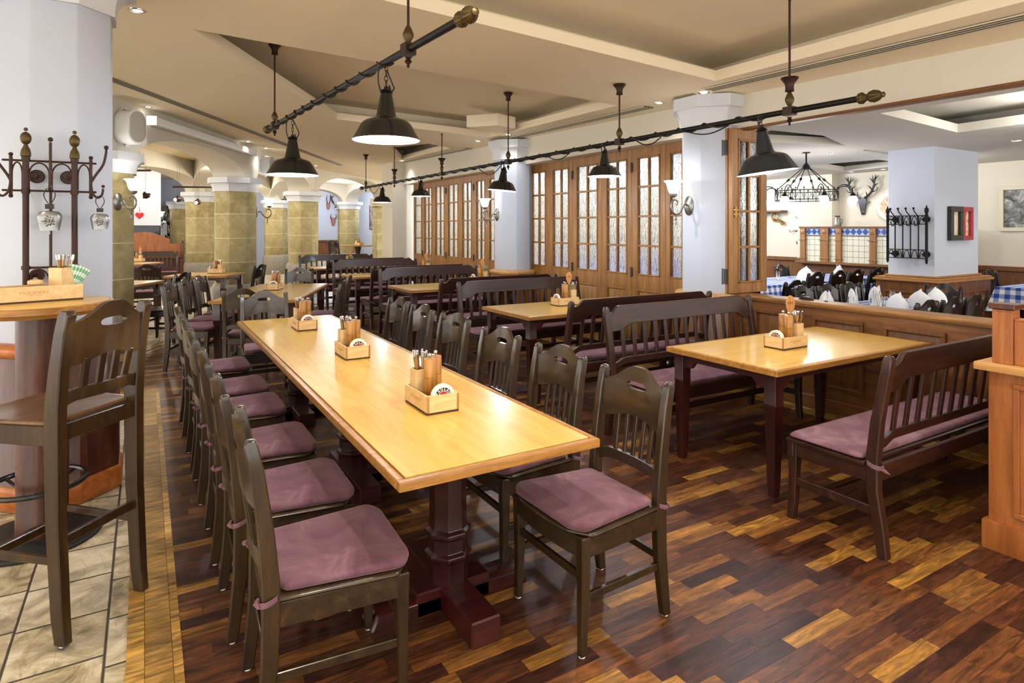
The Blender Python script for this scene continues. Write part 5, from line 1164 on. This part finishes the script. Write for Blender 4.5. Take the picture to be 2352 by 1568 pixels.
mb = MB(); mb.box(-.005,.02,a0,a1,1.36,1.376); mb.build('moulding', M['panel_h'], tw)
for c in (.82, .40, .14, -.45, -1.1):
    wd = .10 if c != .40 else .15; mb = MB(); mb.box(-.035,.02,c-wd/2,c+wd/2,.90,1.50); mb.box(-.05,.02,c-wd/2-.015,c+wd/2+.015,1.28,1.295); mb.box(-.05,.02,c-wd/2-.015,c+wd/2+.015,.95,.965); mb.loft([[(-.036,c-.04,1.39),(-.036,c+.04,1.39),(-.036,c+.04,1.47),(-.036,c-.04,1.47)],[(-.052,c-.003,1.427),(-.052,c+.003,1.427),(-.052,c+.003,1.433),(-.052,c-.003,1.433)]], False, True); mb.build('pilaster', M['oak'], tw, bevel=.003)
# things on and above it
t = thing('milk_can_vase', 'small grey pewter jug standing on top of the tiled booth wall', 'jug', (10.55, 6.43, 1.531)); mb = MB(); mb.lathe([(.055,0),(.06,.02),(.052,.10),(.040,.15),(.036,.165),(.050,.19)], 20, cap1=False); mb.build('body', M['pewter'], t); mb = MB(); mb.tube([(0,-.05,.14),(0,-.085,.12),(0,-.08,.06),(0,-.055,.04)], .007, 6); mb.build('jug_handle', M['pewter'], t)
ah = thing('antler_mount', 'flat dark stag head with wide antlers on the dining room back wall', 'antlers', (11.085, 6.28, 1.74)); mb = MB(); mb.loft([[(-.0,-.03,.0),(-.0,.03,.0),(-.02,.035,.05),(-.02,-.035,.05)],[(-.03,-.055,.16),(-.03,.055,.16),(-.0,.055,.16),(-.0,-.055,.16)][::1],[(-.03,-.07,.26),(-.03,.07,.26),(0,.07,.26),(0,-.07,.26)],[(-.03,-.06,.31),(-.03,.06,.31),(0,.06,.31),(0,-.06,.31)]])
for s_ in (-1, 1): mb.loft([[(-.025,s_*.06,.20),(-.0,s_*.06,.20),(-.0,s_*.06,.24),(-.025,s_*.06,.24)],[(-.02,s_*.13,.225),(0,s_*.13,.225),(0,s_*.13,.235),(-.02,s_*.13,.235)]])
mb.build('head', M['hinge'], ah)
for s_ in (-1, 1):
    mb = MB(); mb.tube([(-.02,s_*.04,.30),(-.03,s_*.10,.34),(-.05,s_*.17,.40),(-.06,s_*.22,.50),(-.06,s_*.235,.60),(-.05,s_*.25,.70)], [.024,.022,.02,.018,.014,.006], 8)
    for a_, b_, r_ in (((-.03,s_*.09,.33),(-.05,s_*.07,.42),.010), ((-.05,s_*.15,.38),(-.05,s_*.26,.42),.012), ((-.05,s_*.26,.42),(-.05,s_*.29,.48),.008), ((-.06,s_*.19,.44),(-.06,s_*.11,.52),.010), ((-.06,s_*.225,.55),(-.06,s_*.15,.65),.011), ((-.06,s_*.235,.60),(-.05,s_*.30,.69),.010), ((-.06,s_*.21,.58),(-.05,s_*.19,.70),.009), ((-.06,s_*.225,.50),(-.05,s_*.30,.55),.009)): mb.tube([a_, tuple((p+q)/2 + (.01 if k == 2 else 0) for k, (p, q) in enumerate(zip(a_, b_))), b_], [r_*1.3, r_, r_*.3], 6)
    mb.build('antler', M['hinge'], ah)
t = thing('round_wall_plate', 'round printed plate on the back wall, half hidden behind the square pillar', 'wall plate', (11.09, 5.80, 1.88)); mb = MB(); mb.lathe([(.245,0),(.25,-.01),(.24,-.02),(.17,-.012)], 40, ax='x', cap1=False); mb.build('rim', M['ceramic'], t); mb = MB(); mb.lathe([(.18,-.013),(.02,-.014)], 36, ax='x'); mb.build('picture', M['art_plate'], t)
t = thing('wall_shelf', 'dark wall shelf with a drooping bracket at the left of the dining room', 'shelf', (11.09, 8.35, 1.83)); mb = MB(); mb.box(-.22,0,-.55,.5,.0,.03); mb.build('board', M['panel_h'], t, bevel=.004); mb = MB(); mb.prism([(-.01,-.02,0),(-.2,-.02,0),(-.16,-.02,-.08),(-.05,-.02,-.16),(-.01,-.02,-.30)], (0,.03,0)); mb.build('bracket', M['panel'], t)
t = thing('hunting_horn', 'coiled brass horn hanging below the wall shelf', 'horn', (11.03, 8.05, 1.72)); mb = MB(); mb.tube([(0,.07*cos(2*pi*i/24),.07*sin(2*pi*i/24)) for i in range(24)], .014, 8, True); mb.tube([(0,.06,-.02),(0,-.10,-.06),(0,-.19,-.13)], [.012,.02,.045], 10); mb.build('coil', M['brass'], t)
t = thing('mirror_wall_lamp', 'oval mirrored wall lamp with a lit bulb beside the tiled booth wall', 'wall lamp', (11.09, 7.62, 1.58)); mb = MB(); mb.loft([[(-.012*k,.085*cos(2*pi*i/24)*(1-.1*k),.15*sin(2*pi*i/24)*(1-.1*k)) for i in range(24)] for k in (0,1)]); mb.build('mirror', M['steel'], t); mb = MB(); mb.tube([(-.01,.03,-.13),(-.08,.06,-.16),(-.11,.07,-.10)], .007, 6); mb.build('arm', M['brass'], t); mb = MB(); mb.ball((-.11,.07,-.06), .03, 10, (1,1,1.4)); mb.build('bulb', M['opal_ch'], t)
def heart(mb, s, th, ax='x'):
    pts = []
    for i in range(28):
        a_ = 2*pi*i/28; x = 16*sin(a_)**3; z = 13*cos(a_) - 5*cos(2*a_) - 2*cos(3*a_) - cos(4*a_); pts.append((x*s/17, z*s/17))
    mk = (lambda p, q, o: (o, p, q)) if ax == 'x' else (lambda p, q, o: (p, o, q))
    mb.loft([[mk(p*k, q*k, o*th) for p, q in pts] for k, o in ((.7,0),(.96,-.15),(1,-.5),(.9,-.8),(.55,-1))])
t = thing('gingerbread_heart', 'small dark gingerbread heart hanging under the mirrored wall lamp', 'heart', (11.085, 7.52, 1.20)); mb = MB(); heart(mb, .085, .02); mb.build('heart_body', M['leather'], t); mb = MB()
for k in range(3): mb.box(-.023,-.019,-.05+.01*k,.05-.01*k,.03-.035*k,.045-.035*k)
mb.build('icing', M['ceramic'], t)

# chandelier
chn = thing('ring_chandelier', 'iron ring chandelier with eight glowing drop shades in the dining room', 'chandelier', (7.5, 5.0, 1.93)); Rr = .38
mb = MB()
for z in (-.06, .06): mb.tube([(Rr*cos(2*pi*i/48), Rr*sin(2*pi*i/48), z) for i in range(48)], .006, 6, True)
for i in range(24):
    a_ = 2*pi*i/24; mb.tube([(Rr*cos(a_), Rr*sin(a_), -.075), (Rr*cos(a_), Rr*sin(a_), .08)], .004, 5); mb.ball((Rr*cos(a_), Rr*sin(a_), .088), .010, 6); b_ = 2*pi*(i+1)/24; mb.tube([(Rr*cos(a_+(b_-a_)*k/6), Rr*sin(a_+(b_-a_)*k/6), -.05+.09*sin(pi*k/6)) for k in range(7)], .003, 4)
mb.build('ring', M['black_metal'], chn)
mb = MB(); mb.lathe([(.012,.34),(.05,.345),(.055,.37),(.03,.41),(.012,.43),(.010,.56)], 16); mb.lathe([(.05,.56),(.05,.572)], 16); mb.build('hub', M['black_metal'], chn)
for i in range(6):
    a_ = 2*pi*i/6 + .3; p, q = Vector((.05*cos(a_), .05*sin(a_), .36)), Vector((Rr*cos(a_), Rr*sin(a_), .06)); mb = MB(); mb.tube([p, q], .0055, 6); mb.ball(tuple((p+q)/2), .018, 8); mb.ball(tuple(p*.45+q*.55), .014, 8); mb.build('stay_rod', M['black_metal'], chn)
for i in range(8):
    a_ = 2*pi*i/8 + .15; c_, s_ = cos(a_), sin(a_); mb = MB(); mb.tube([((Rr + .10*(1-cos(pi*k/8)))*c_*1.0, (Rr + .10*(1-cos(pi*k/8)))*s_, .02 + .10*sin(pi*k/8)) for k in range(9)], .006, 6); x, y = (Rr+.20)*c_, (Rr+.20)*s_
    mb.lathe([(.006,.02),(.012,.015),(.035,-.02),(.036,-.03)], 14, (x,y,0)); ar = mb.build('arm', M['black_metal'], chn); mb = MB(); mb.lathe([(.034,-.03),(.050,-.055),(.052,-.08),(.040,-.12),(.020,-.15),(.003,-.162)], 18, (x,y,0)); mb.build('drop_shade', M['opal_ch'], ar)
LIGHTS.append(('chandelier', (7.5, 5.0, 1.80), 1))

# laid tables
def cloth_table(label, cl_label, x0, x1, y0, y1, z=.75):
    cx, cy = (x0+x1)/2, (y0+y1)/2; a, b = (x1-x0)/2, (y1-y0)/2
    t = thing('dining_table', label, 'table', (cx, cy, 0), 0, 'cloth-covered tables'); mb = MB(); mb.box(-a+.02,a-.02,-b+.02,b-.02,z-.035,z-.006); mb.build('table_top', M['tleg_h'], t)
    for sx in (-1, 1):
        for sy in (-1, 1): mb = MB(); mb.beam((sx*(a-.08),sy*(b-.08),0),(sx*(a-.08),sy*(b-.08),z-.03),.045,.065); mb.build('leg', M['tleg'], t)
    mb = MB(); n_ = 40; per = []
    for i in range(n_):
        f_ = i/n_*4; s_ = int(f_); g = f_ - s_; per.append([(-a+2*a*g,-b),(a,-b+2*b*g),(a-2*a*g,b),(-a,b-2*b*g)][s_])
    R = [[(p[0], p[1], z) for p in per]]
    for k in range(1, 5):
        r_ = []
        for i, p in enumerate(per):
            cr = min(1, (abs(abs(p[0])-a) + abs(abs(p[1])-b))/.25); drop = .26 + .03*(1-cr)*2; o_ = .006*k*(1 + .9*sin(i*1.7)) + (1-cr)*.012*k; q = Vector((p[0]/a, p[1]/b)); r_.append((p[0] + (o_ if abs(p[0]) > a-.001 else 0)*math.copysign(1,p[0]), p[1] + (o_ if abs(p[1]) > b-.001 else 0)*math.copysign(1,p[1]), z - drop*k/4))
        R.append(r_)
    mb.loft(R, True, False); ob = mb.build('tablecloth', M['gingham'], ang=30); ob.location = (cx, cy, .002); tag(ob, cl_label, 'tablecloth', 'blue gingham tablecloths'); return ob
cloth_table('covered table just behind the partition, set for a meal', 'blue and white checked cloth on the table just behind the panelled partition', 5.32, 6.95, 2.82, 3.62)
cloth_table('covered table farther back, in front of the tiled booth wall', 'blue and white checked cloth on the farther table before the tiled booth wall', 6.75, 9.75, 5.2, 6.05)
cloth_table('covered table at the right beyond the square pillar', 'blue and white checked cloth on the table right of the square pillar', 9.38, 10.75, 2.75, 3.62)
cloth_table('covered table at the far left of the dining room', 'blue and white checked cloth on the table glimpsed beside the open window leaf', 8.3, 9.6, 7.5, 8.3)
for i, (x0, y0) in enumerate(((6.2, 7.4), (6.2, 9.6), (8.7, 9.9))): cloth_table('covered table behind the rippled windows, %s one' % ['near', 'middle', 'rear'][i], 'checked cloth seen blurred through the rippled windows, %s table' % ['near', 'middle', 'rear'][i], x0, x0+1.5, y0, y0+.85)
RB0 = make_chair('dining_room_chair', 'x', M['chair_black'], M['chair_black'], cushion=False); RBT = tree(RB0); _u = [0]
def rchair(x, y, rz, lab):
    if not _u[0]: _u[0] = 1; RB0.scale = (.85,1,1); RB0.location = (x, y, 0); RB0.rotation_euler = (0,0,rz); RB0['label'] = lab; RB0['group'] = 'chairs in the dining room'
    else: dup(RB0, RBT, (x, y, 0), rz, lab, 'chairs in the dining room', (.85,1,1))
for x, l in ((5.49, 'left'), (5.90, 'middle'), (6.31, 'right')): rchair(x, 2.84, .03, 'dark chair at the near side of the laid table behind the partition, %s of three' % l)
for x, l in ((5.76, 'left'), (6.19, 'middle'), (6.60, 'right')): rchair(x, 3.62, pi, 'shiny-backed dark chair at the far side of the partition table, %s of three' % l)
rchair(5.10, 3.22, -pi/2, 'dark chair at the left head of the laid table, mostly behind the partition'); rchair(6.98, 3.25, pi/2, 'brown chair at the right head of the laid table, below the square pillar')
for x, l in ((7.77, 'first'), (8.29, 'second'), (8.71, 'third'), (9.23, 'fourth')): rchair(x, 5.28, 0, 'dark chair with open slats before the farther laid table, %s from the left' % l)
rchair(6.32, 4.60, 0.0, 'dark chair standing alone between the two laid tables'); rchair(5.75, 4.75, .2, 'dark chair half hidden by the open window leaf')
rchair(7.7, 6.05, pi, 'dark chair on the wall side of the farther laid table, left one'); rchair(8.8, 6.05, pi, 'dark chair on the wall side of the farther laid table, right one')
rchair(9.30, 3.0, -pi/2, 'dark chair at the table right of the square pillar, cut by the frame edge'); rchair(10.2, 3.75, pi, 'dim chair behind the table right of the square pillar')
def napkin(x, y, z, rz, lab, s=1.0):
    mb = MB(); R = []; n_ = 16
    for k in range(7):
        f_ = k/6; r_ = .066*(1 - f_**2.6)*s + .004; rr = []
        for i in range(n_):
            a_ = 2*pi*i/n_; e = 1 + .25*cos(2*a_) + .08*cos(3*a_ + 1)*f_; pk = .03*f_*abs(sin(a_)); rr.append((r_*e*cos(a_)*1.15, r_*e*sin(a_)*.7 + .012*f_, (.155*f_ + pk*(1-f_)*2)*s))
        R.append(rr)
    mb.loft(R); mb.prism([(-.05*s,-.035*s,0),(.0,-.055*s,0),(.052*s,-.03*s,0),(.03*s,-.022*s,.13*s),(-.012*s,-.03*s,.165*s)], (0,.004,.004)); ob = mb.build('folded_napkin', M['linen'], ang=35); ob.location = (x,y,z); ob.rotation_euler = (0,0,rz); return tag(ob, lab, 'napkin', 'white folded napkins')
zt = .7535
for i, (x, y, w_) in enumerate(((5.47,3.44,'far side, left'),(5.93,3.46,'far side, second from left'),(6.33,3.46,'far side, second from right'),(5.80,2.98,'near side, left'),(6.27,3.02,'near side, middle'),(6.62,3.04,'right end'))): napkin(x, y, zt, .5*i, 'white folded napkin on the laid table behind the partition, ' + w_, 1.05)
for i, (x, y, w_) in enumerate(((6.95,5.6,'left end'),(7.75,5.85,'second from left'),(8.1,5.45,'third from left'),(8.62,5.75,'fourth from left'),(9.05,5.5,'fifth from left'),(9.55,5.8,'right end'))): napkin(x, y, zt, .7*i, 'white folded napkin on the farther laid table, ' + w_, 1.05)
def glass(x, y, z, lab, g, h=.105, r=.026):
    mb = MB(); mb.lathe([(r*.9,0),(r,.004),(r*1.05,h),(r*.97,h),(r*.92,.012),(.001,.012)], 18); ob = mb.build('tumbler', M['clear']); ob.location = (x,y,z); return tag(ob, lab, 'glass', g)
for x, y, w_, h in ((5.78,3.18,'left front',.10),(5.98,3.24,'beside the cruets',.12),(6.12,3.12,'middle front',.11),(6.20,3.38,'behind the cruets',.13),(6.45,3.36,'right back',.12),(6.52,3.16,'right front',.12),(5.62,3.30,'left back',.11)): glass(x, y, zt, 'straight clear tumbler on the laid table behind the partition, ' + w_, 'tumblers on the laid tables', h)
for i, (x, y) in enumerate(((7.25,5.5),(7.5,5.75),(7.95,5.75),(8.35,5.6),(8.8,5.75),(9.25,5.65),(9.35,5.4))): glass(x, y, zt, 'straight clear tumbler on the farther laid table, %s from the left' % ['first','second','third','fourth','fifth','sixth','seventh'][i], 'tumblers on the laid tables', .12)
for i, (x, y) in enumerate(((6.10,3.26),(6.17,3.27))):
    t = thing('cruet', ['glass salt cruet with chrome cap, left of the pair on the laid table', 'glass pepper cruet with chrome cap, right of the pair on the laid table'][i], 'cruet', (x, y, zt)); mb = MB(); mb.box(-.019,.019,-.019,.019,0,.06); mb.build('glass_body', M['clear'], t, bevel=.003); mb = MB(); mb.lathe([(.016,.06),(.017,.075),(.010,.086)], 14); mb.build('cap', M['steel'], t)
for i, (x, y) in enumerate(((5.7, 3.34), (6.4, 3.10), (6.75, 3.3), (7.2, 5.7), (8.4, 5.8), (9.2, 5.85))):
    t = thing('knife', 'steel table knife on a blue checked cloth, %s counting from the left' % ['first', 'second', 'third', 'fourth', 'fifth', 'sixth'][i], 'cutlery', (x, y, zt), .3*i); mb = MB(); mb.box(-.008,.008,-.1,.0,0,.002); mb.build('blade', M['steel'], t); mb = MB(); mb.box(-.007,.007,0,.09,0,.007); mb.build('handle', M['steel'], t, bevel=.002)

# ------------------------------------------------------------------ far rooms under the arcade
bt_ = thing('oak_booth_back', 'oak booth back with arched top standing between the far-left columns', 'booth', (-.05, 18.35, 0), ang(-12)); w_ = .92
mb = MB(); top_ = [(-w_-.55,1.10),(-.62,1.10),(-.62,1.22)] + [(-.58 + 1.16*i/14, 1.24 + .16*sin(pi*i/14)) for i in range(15)] + [(.62,1.22),(.62,1.10),(w_,1.10)]
mb.prism([(-w_-.55,0,.2)] + [(x,0,z_) for x, z_ in top_] + [(w_,0,.2)], (0,.06,0)); mb.build('arched_panel', M['desk'], bt_)
mb = MB(); mb.box(-w_-.55,w_,-.02,.08,0,.72); mb.box(-w_-.55,w_,-.05,.10,.72,.75); mb.build('lower_panel', M['wains'], bt_, bevel=.004)
mb = MB(); mb.box(w_-.05,w_+.03,-.04,.1,0,1.12); mb.lathe([(.03,1.12),(.035,1.15),(.01,1.2)], 12, (w_-.01,.03,0)); mb.build('end_post', M['panel'], bt_)
t = thing('television', 'dark flat television screen on the white wall behind the oak booth back', 'television', (-.15, 20.3, 1.22), ang(-10)); mb = MB(); mb.box(-.55,.55,0,.05,0,.36); mb.build('casing', M['black'], t, bevel=.006); mb = MB(); mb.box(-.53,.53,-.003,0,.02,.34); mb.build('screen', M['screen'], t)
mb = MB(); mb.box(-.7,.7,-.1,.2,-.10,-.02); mb.box(-.65,.65,-.05,.15,-1.25,-.10); mb.build('stand', M['white'], t); mb = MB(); mb.box(-.12,.12,.0,.05,-.02,0); mb.build('foot', M['black'], t)
t = thing('felt_heart', 'red felt heart hanging on the far white wall', 'heart', (-.13, 22.19, 1.90)); mb = MB(); heart(mb, .12, .06, 'y'); mb.build('heart_body', M['heart_red'], t); mb = MB(); mb.tube([(0,-.02,.09),(0,-.01,.26)], .006, 5); mb.build('ribbon', M['heart_red'], t)
cb = thing('glass_display_cabinet', 'dark glass-fronted display cabinet at the far end under a red roof ornament', 'cabinet', (1.0, 25.6, 0)); mb = MB(); mb.box(-.7,.75,0,.5,0,.5); mb.box(-.7,-.58,0,.5,.5,2.15); mb.box(.63,.75,0,.5,.5,2.15); mb.box(-.7,.75,.45,.5,.5,2.15); mb.box(-.75,.8,-.05,.55,2.15,2.3); mb.build('carcass', M['wains'], cb)
mb = MB(); [mb.box(-.58,.63,.05,.45,z,z+.02) for z in (.9,1.3,1.7)]; mb.build('shelf', M['clear'], cb); mb = MB(); mb.box(-.58,.63,.0,.01,.5,2.15); mb.build('glass_door', M['clear'], cb)
k = 0
for z in (.92, 1.32, 1.72):
    for x in (-.45, -.25, -.05, .15, .35, .52):
        k += 1; ob = MB(); ob.lathe([(.04,0),(.045,.02),(.05,.16),(.03,.2),(.02,.28)], 10); o_ = ob.build('glass_jug', M['clear' if k % 2 else 'steel']); o_.location = (x + 1.0, 25.8, z); tag(o_, 'glassware on a shelf of the far display cabinet', 'glass', 'glassware in the display cabinet')
t = thing('roof_ornament', 'red gabled roof ornament on top of the display cabinet', 'ornament', (1.1, 25.7, 2.30)); mb = MB(); mb.prism([(-.4,-.1,0),(.45,-.1,0),(.2,-.1,.28),(.05,-.1,.14),(-.1,-.1,.24)], (0,.3,0)); mb.build('roof', M['heart_red'], t)
# raised corner with round table, antlers and mountain picture
m = MB(); m.prism([(4.4,17.9,-.01),(6.1,18.9,-.01),(8.0,18.9,-.01),(8.0,26.6,-.01),(4.4,26.6,-.01)], (0,0,.21)); struct(m.build('floor_raised', M['tile']))
rt = thing('round_table', 'small round wooden table in the far corner under the antler arch', 'table', (5.95, 19.75, .2)); mb = MB(); mb.lathe([(.55,.72),(.56,.735),(.55,.75)], 40); mb.build('table_top', M['edge'], rt); mb = MB(); mb.lathe([(.28,0),(.28,.03),(.08,.06),(.07,.5),(.12,.72)], 20); mb.build('pedestal', M['tleg'], rt)
for x, y, rz, l in ((5.28, 19.6, -pi/2 + .6, 'black chair left of the far round table'), (6.5, 19.45, pi/2 - .6, 'black chair right of the far round table, half hidden by the pier')): dup(BC0, BCT, (x, y, .2), rz, l, 'black wooden chairs')
caddy(5.97, 19.7, .951, .4, 'on the far round table', nfork=5, napkin=False, ncoast=1)
M['skull'] = plain('weathered_bone', '9A6B62', .7, vary=.3)
def antler_set(name, label, loc, rz, parts, skull):
    t = thing(name, label, 'antlers', loc, rz); 
    for pts, rad in parts: mb = MB(); mb.tube(pts, rad, 8); mb.build('antler', M['leather'], t)
    mb = MB(); mb.loft(skull); mb.build('skull_plaque', M['skull'] if 'small' in label or 'roe' in label else M['leather'], t); return t
sk = lambda s: [[(-.03*s,-.0,0),(.03*s,0,0),(.03*s,-.03*s,0),(-.03*s,-.03*s,0)], [(-.06*s,0,.12*s),(.06*s,0,.12*s),(.06*s,-.06*s,.12*s),(-.06*s,-.06*s,.12*s)], [(-.05*s,0,.22*s),(.05*s,0,.22*s),(.05*s,-.04*s,.22*s),(-.05*s,-.04*s,.22*s)]]
WY = 26.59
antler_set('antler_trophy', 'single large curved stag antler on the white wall inside the far arch', (7.22, WY, 1.85), 0, [([(0,-.05,.1),(.02,-.2,.3),(-.18,-.35,.55),(-.42,-.4,.78),(-.50,-.4,1.05)], [.05,.05,.045,.04,.012]), ([(-.2,-.35,.57),(-.36,-.4,.50)], [.035,.008]), ([(-.48,-.4,.92),(-.36,-.4,1.04)], [.03,.006]), ([(0,-.2,.28),(-.1,-.35,.12)], [.03,.006])], sk(1.6))
antler_set('antler_trophy', 'small pale roe antlers, upper of the pair on the far white wall', (6.72, WY, 2.3), 0, [([(-.04,-.04,.2),(-.08,-.08,.45),(-.06,-.08,.62)], [.02,.018,.006]), ([(.04,-.04,.2),(.08,-.08,.45),(.06,-.08,.62)], [.02,.018,.006])], sk(1.3))
antler_set('antler_trophy', 'roe antlers on a red plaque, lower of the pair on the far white wall', (6.93, WY, 1.62), 0, [([(-.04,-.04,.2),(-.12,-.08,.36),(-.1,-.08,.5)], [.02,.018,.006]), ([(.04,-.04,.2),(.12,-.08,.36),(.1,-.08,.5)], [.02,.018,.006])], sk(1.5))
frame('mountain_picture', 'dusky mountain picture on the bluish wall right of the antler arch column', 'picture', (7.99, 24.3, 1.95), -pi/2, 1.1, 1.0, .02, M['frame_black'], M['art_mountain'], .03)
t = thing('candle_lamp', 'wrought iron candle lamp glowing on the capital of the deep arcade column', 'lamp', (3.95, 21.35, 2.42)); mb = MB(); mb.lathe([(.12,0),(.10,.03),(.02,.05),(.02,.25)], 14)
for i in range(4): a_ = pi/2*i; mb.tube([(0,0,.1),(.13*cos(a_),.13*sin(a_),.06),(.2*cos(a_),.2*sin(a_),.2),(.16*cos(a_),.16*sin(a_),.34)], .014, 6)
mb.build('iron_stand', M['black_metal'], t); mb = MB(); mb.ball((0,0,.42), .085, 12); mb.ball((.12,0,.44), .06, 10); mb.build('bulb', M['opal_ch'], t)

for p in PROTOS:
    for c in kids(p):
        for g in kids(c): bpy.data.objects.remove(g)
        bpy.data.objects.remove(c)
    bpy.data.objects.remove(p)
# ------------------------------------------------------------------ light, camera
def lamp(typ, loc, power, col=(1,1,1), size=.05, rot=None, **kw):
    l = bpy.data.lights.new(typ.lower() + '_light', typ); l.energy = power; l.color = col
    if typ in ('POINT', 'SPOT'): l.shadow_soft_size = size
    if typ == 'AREA': l.size = size
    for k, v in kw.items(): setattr(l, k, v)
    o = bpy.data.objects.new(typ.lower() + '_light', l); COL.objects.link(o); o.location = loc
    if rot: o.rotation_euler = rot
    return o
WARM = (1, .88, .72); COOL = (.86, .93, 1.0); NEUT = (.98, .97, .95)
for kind, p, k in LIGHTS:
    if kind == 'pendant': lamp('POINT', p, PEND*(k/.40)**1.2, COOL, .05, specular_factor=.4)
    elif kind == 'sconce': lamp('POINT', p, SCON*k, NEUT, .05)
    elif kind == 'spot':
        lamp('SPOT', p, SPOT if p[0] < 4.9 else SPOT_R, NEUT if p[0] < 4.9 else (1,.95,.88), .04, spot_size=radians(115), spot_blend=.9)
    elif kind == 'chandelier': lamp('POINT', p, CHAN, NEUT, .35)
# extra unseen downlights, added outside the view to brighten the room
for x, y in ((2.3, 1.2), (.4, .2), (3.3, -1.0), (1.2, 2.0), (-1.6, 3.0), (-1.6, 6.6)):
    downlight('added unseen downlight in the main ceiling, brightening the room from outside the view', x, y, zc(x, y) if not (.4 < x < 4.24 and y < 3.72) else zc(x, y) + .26); lamp('SPOT', (x, y, zc(x, y) - .03), SPOT_M, WARM, .06, spot_size=radians(130), spot_blend=.9, specular_factor=.25)
LIGHTS.clear()
for x, y, z, e in ((-1.2, 11.5, 2.6, 1), (1.5, 15.0, 2.7, 1), (.3, 20.5, 2.7, 1.2), (5.2, 19.9, 2.6, .9), (6.2, 24.5, 2.8, 1.5), (7.3, 21.5, 2.6, .8), (-2.5, 17.5, 2.8, 1.2), (2.5, 20, 2.6, .8)):
    lamp('POINT', (x, y, z), VAULT*e, (1,.90,.76) if x < 4 else (.85,.90,1.0), .12)
for x, y, e in ((7.0, 2.2, 1), (9.8, 4.6, 1), (10.2, 1.8, .8), (6.6, 6.9, 3), (9.5, 7.8, 2), (6.4, 9.0, 3.5), (8.6, 9.2, 3.5), (6.4, 11.4, 4), (9.3, 11.4, 3.5)):
    lamp('POINT', (x, y, 2.38), DINE*e*(.72 if y < 6 else 1), (1,.96,.90) if y < 6 else (.90,.95,1.0), .12)
w = bpy.data.worlds.new('ambient_surround'); w.use_nodes = True; S.world = w  # even warm glow added as ambient light, entering through the open sides
bg = w.node_tree.nodes['Background']; bg.inputs[0].default_value = (1, .95, .88, 1); bg.inputs[1].default_value = AMB
cam = bpy.data.cameras.new('camera'); co = bpy.data.objects.new('camera', cam); COL.objects.link(co); S.camera = co
cam.sensor_fit = 'HORIZONTAL'; cam.sensor_width = 36; cam.lens = 36*1416/2352; cam.shift_y = -(784 - 524)/2352; cam.clip_start = .05; cam.clip_end = 100
co.location = (0, 0, 1.5); co.rotation_euler = (pi/2, 0, -radians(30.8))
S.view_settings.view_transform = 'Standard'; S.view_settings.look = 'None'; S.view_settings.gamma = 1; S.view_settings.use_curve_mapping = False; S.view_settings.exposure = EXPO
S.cycles.use_denoising = True; S.cycles.max_bounces = 12; S.cycles.diffuse_bounces = 3; S.cycles.glossy_bounces = 3; S.cycles.transmission_bounces = 12; S.cycles.transparent_max_bounces = 6
S.cycles.use_adaptive_sampling = True; S.cycles.adaptive_threshold = .07; S.cycles.caustics_reflective = False; S.cycles.caustics_refractive = False; S.cycles.sample_clamp_indirect = 4; S.cycles.use_light_tree = True
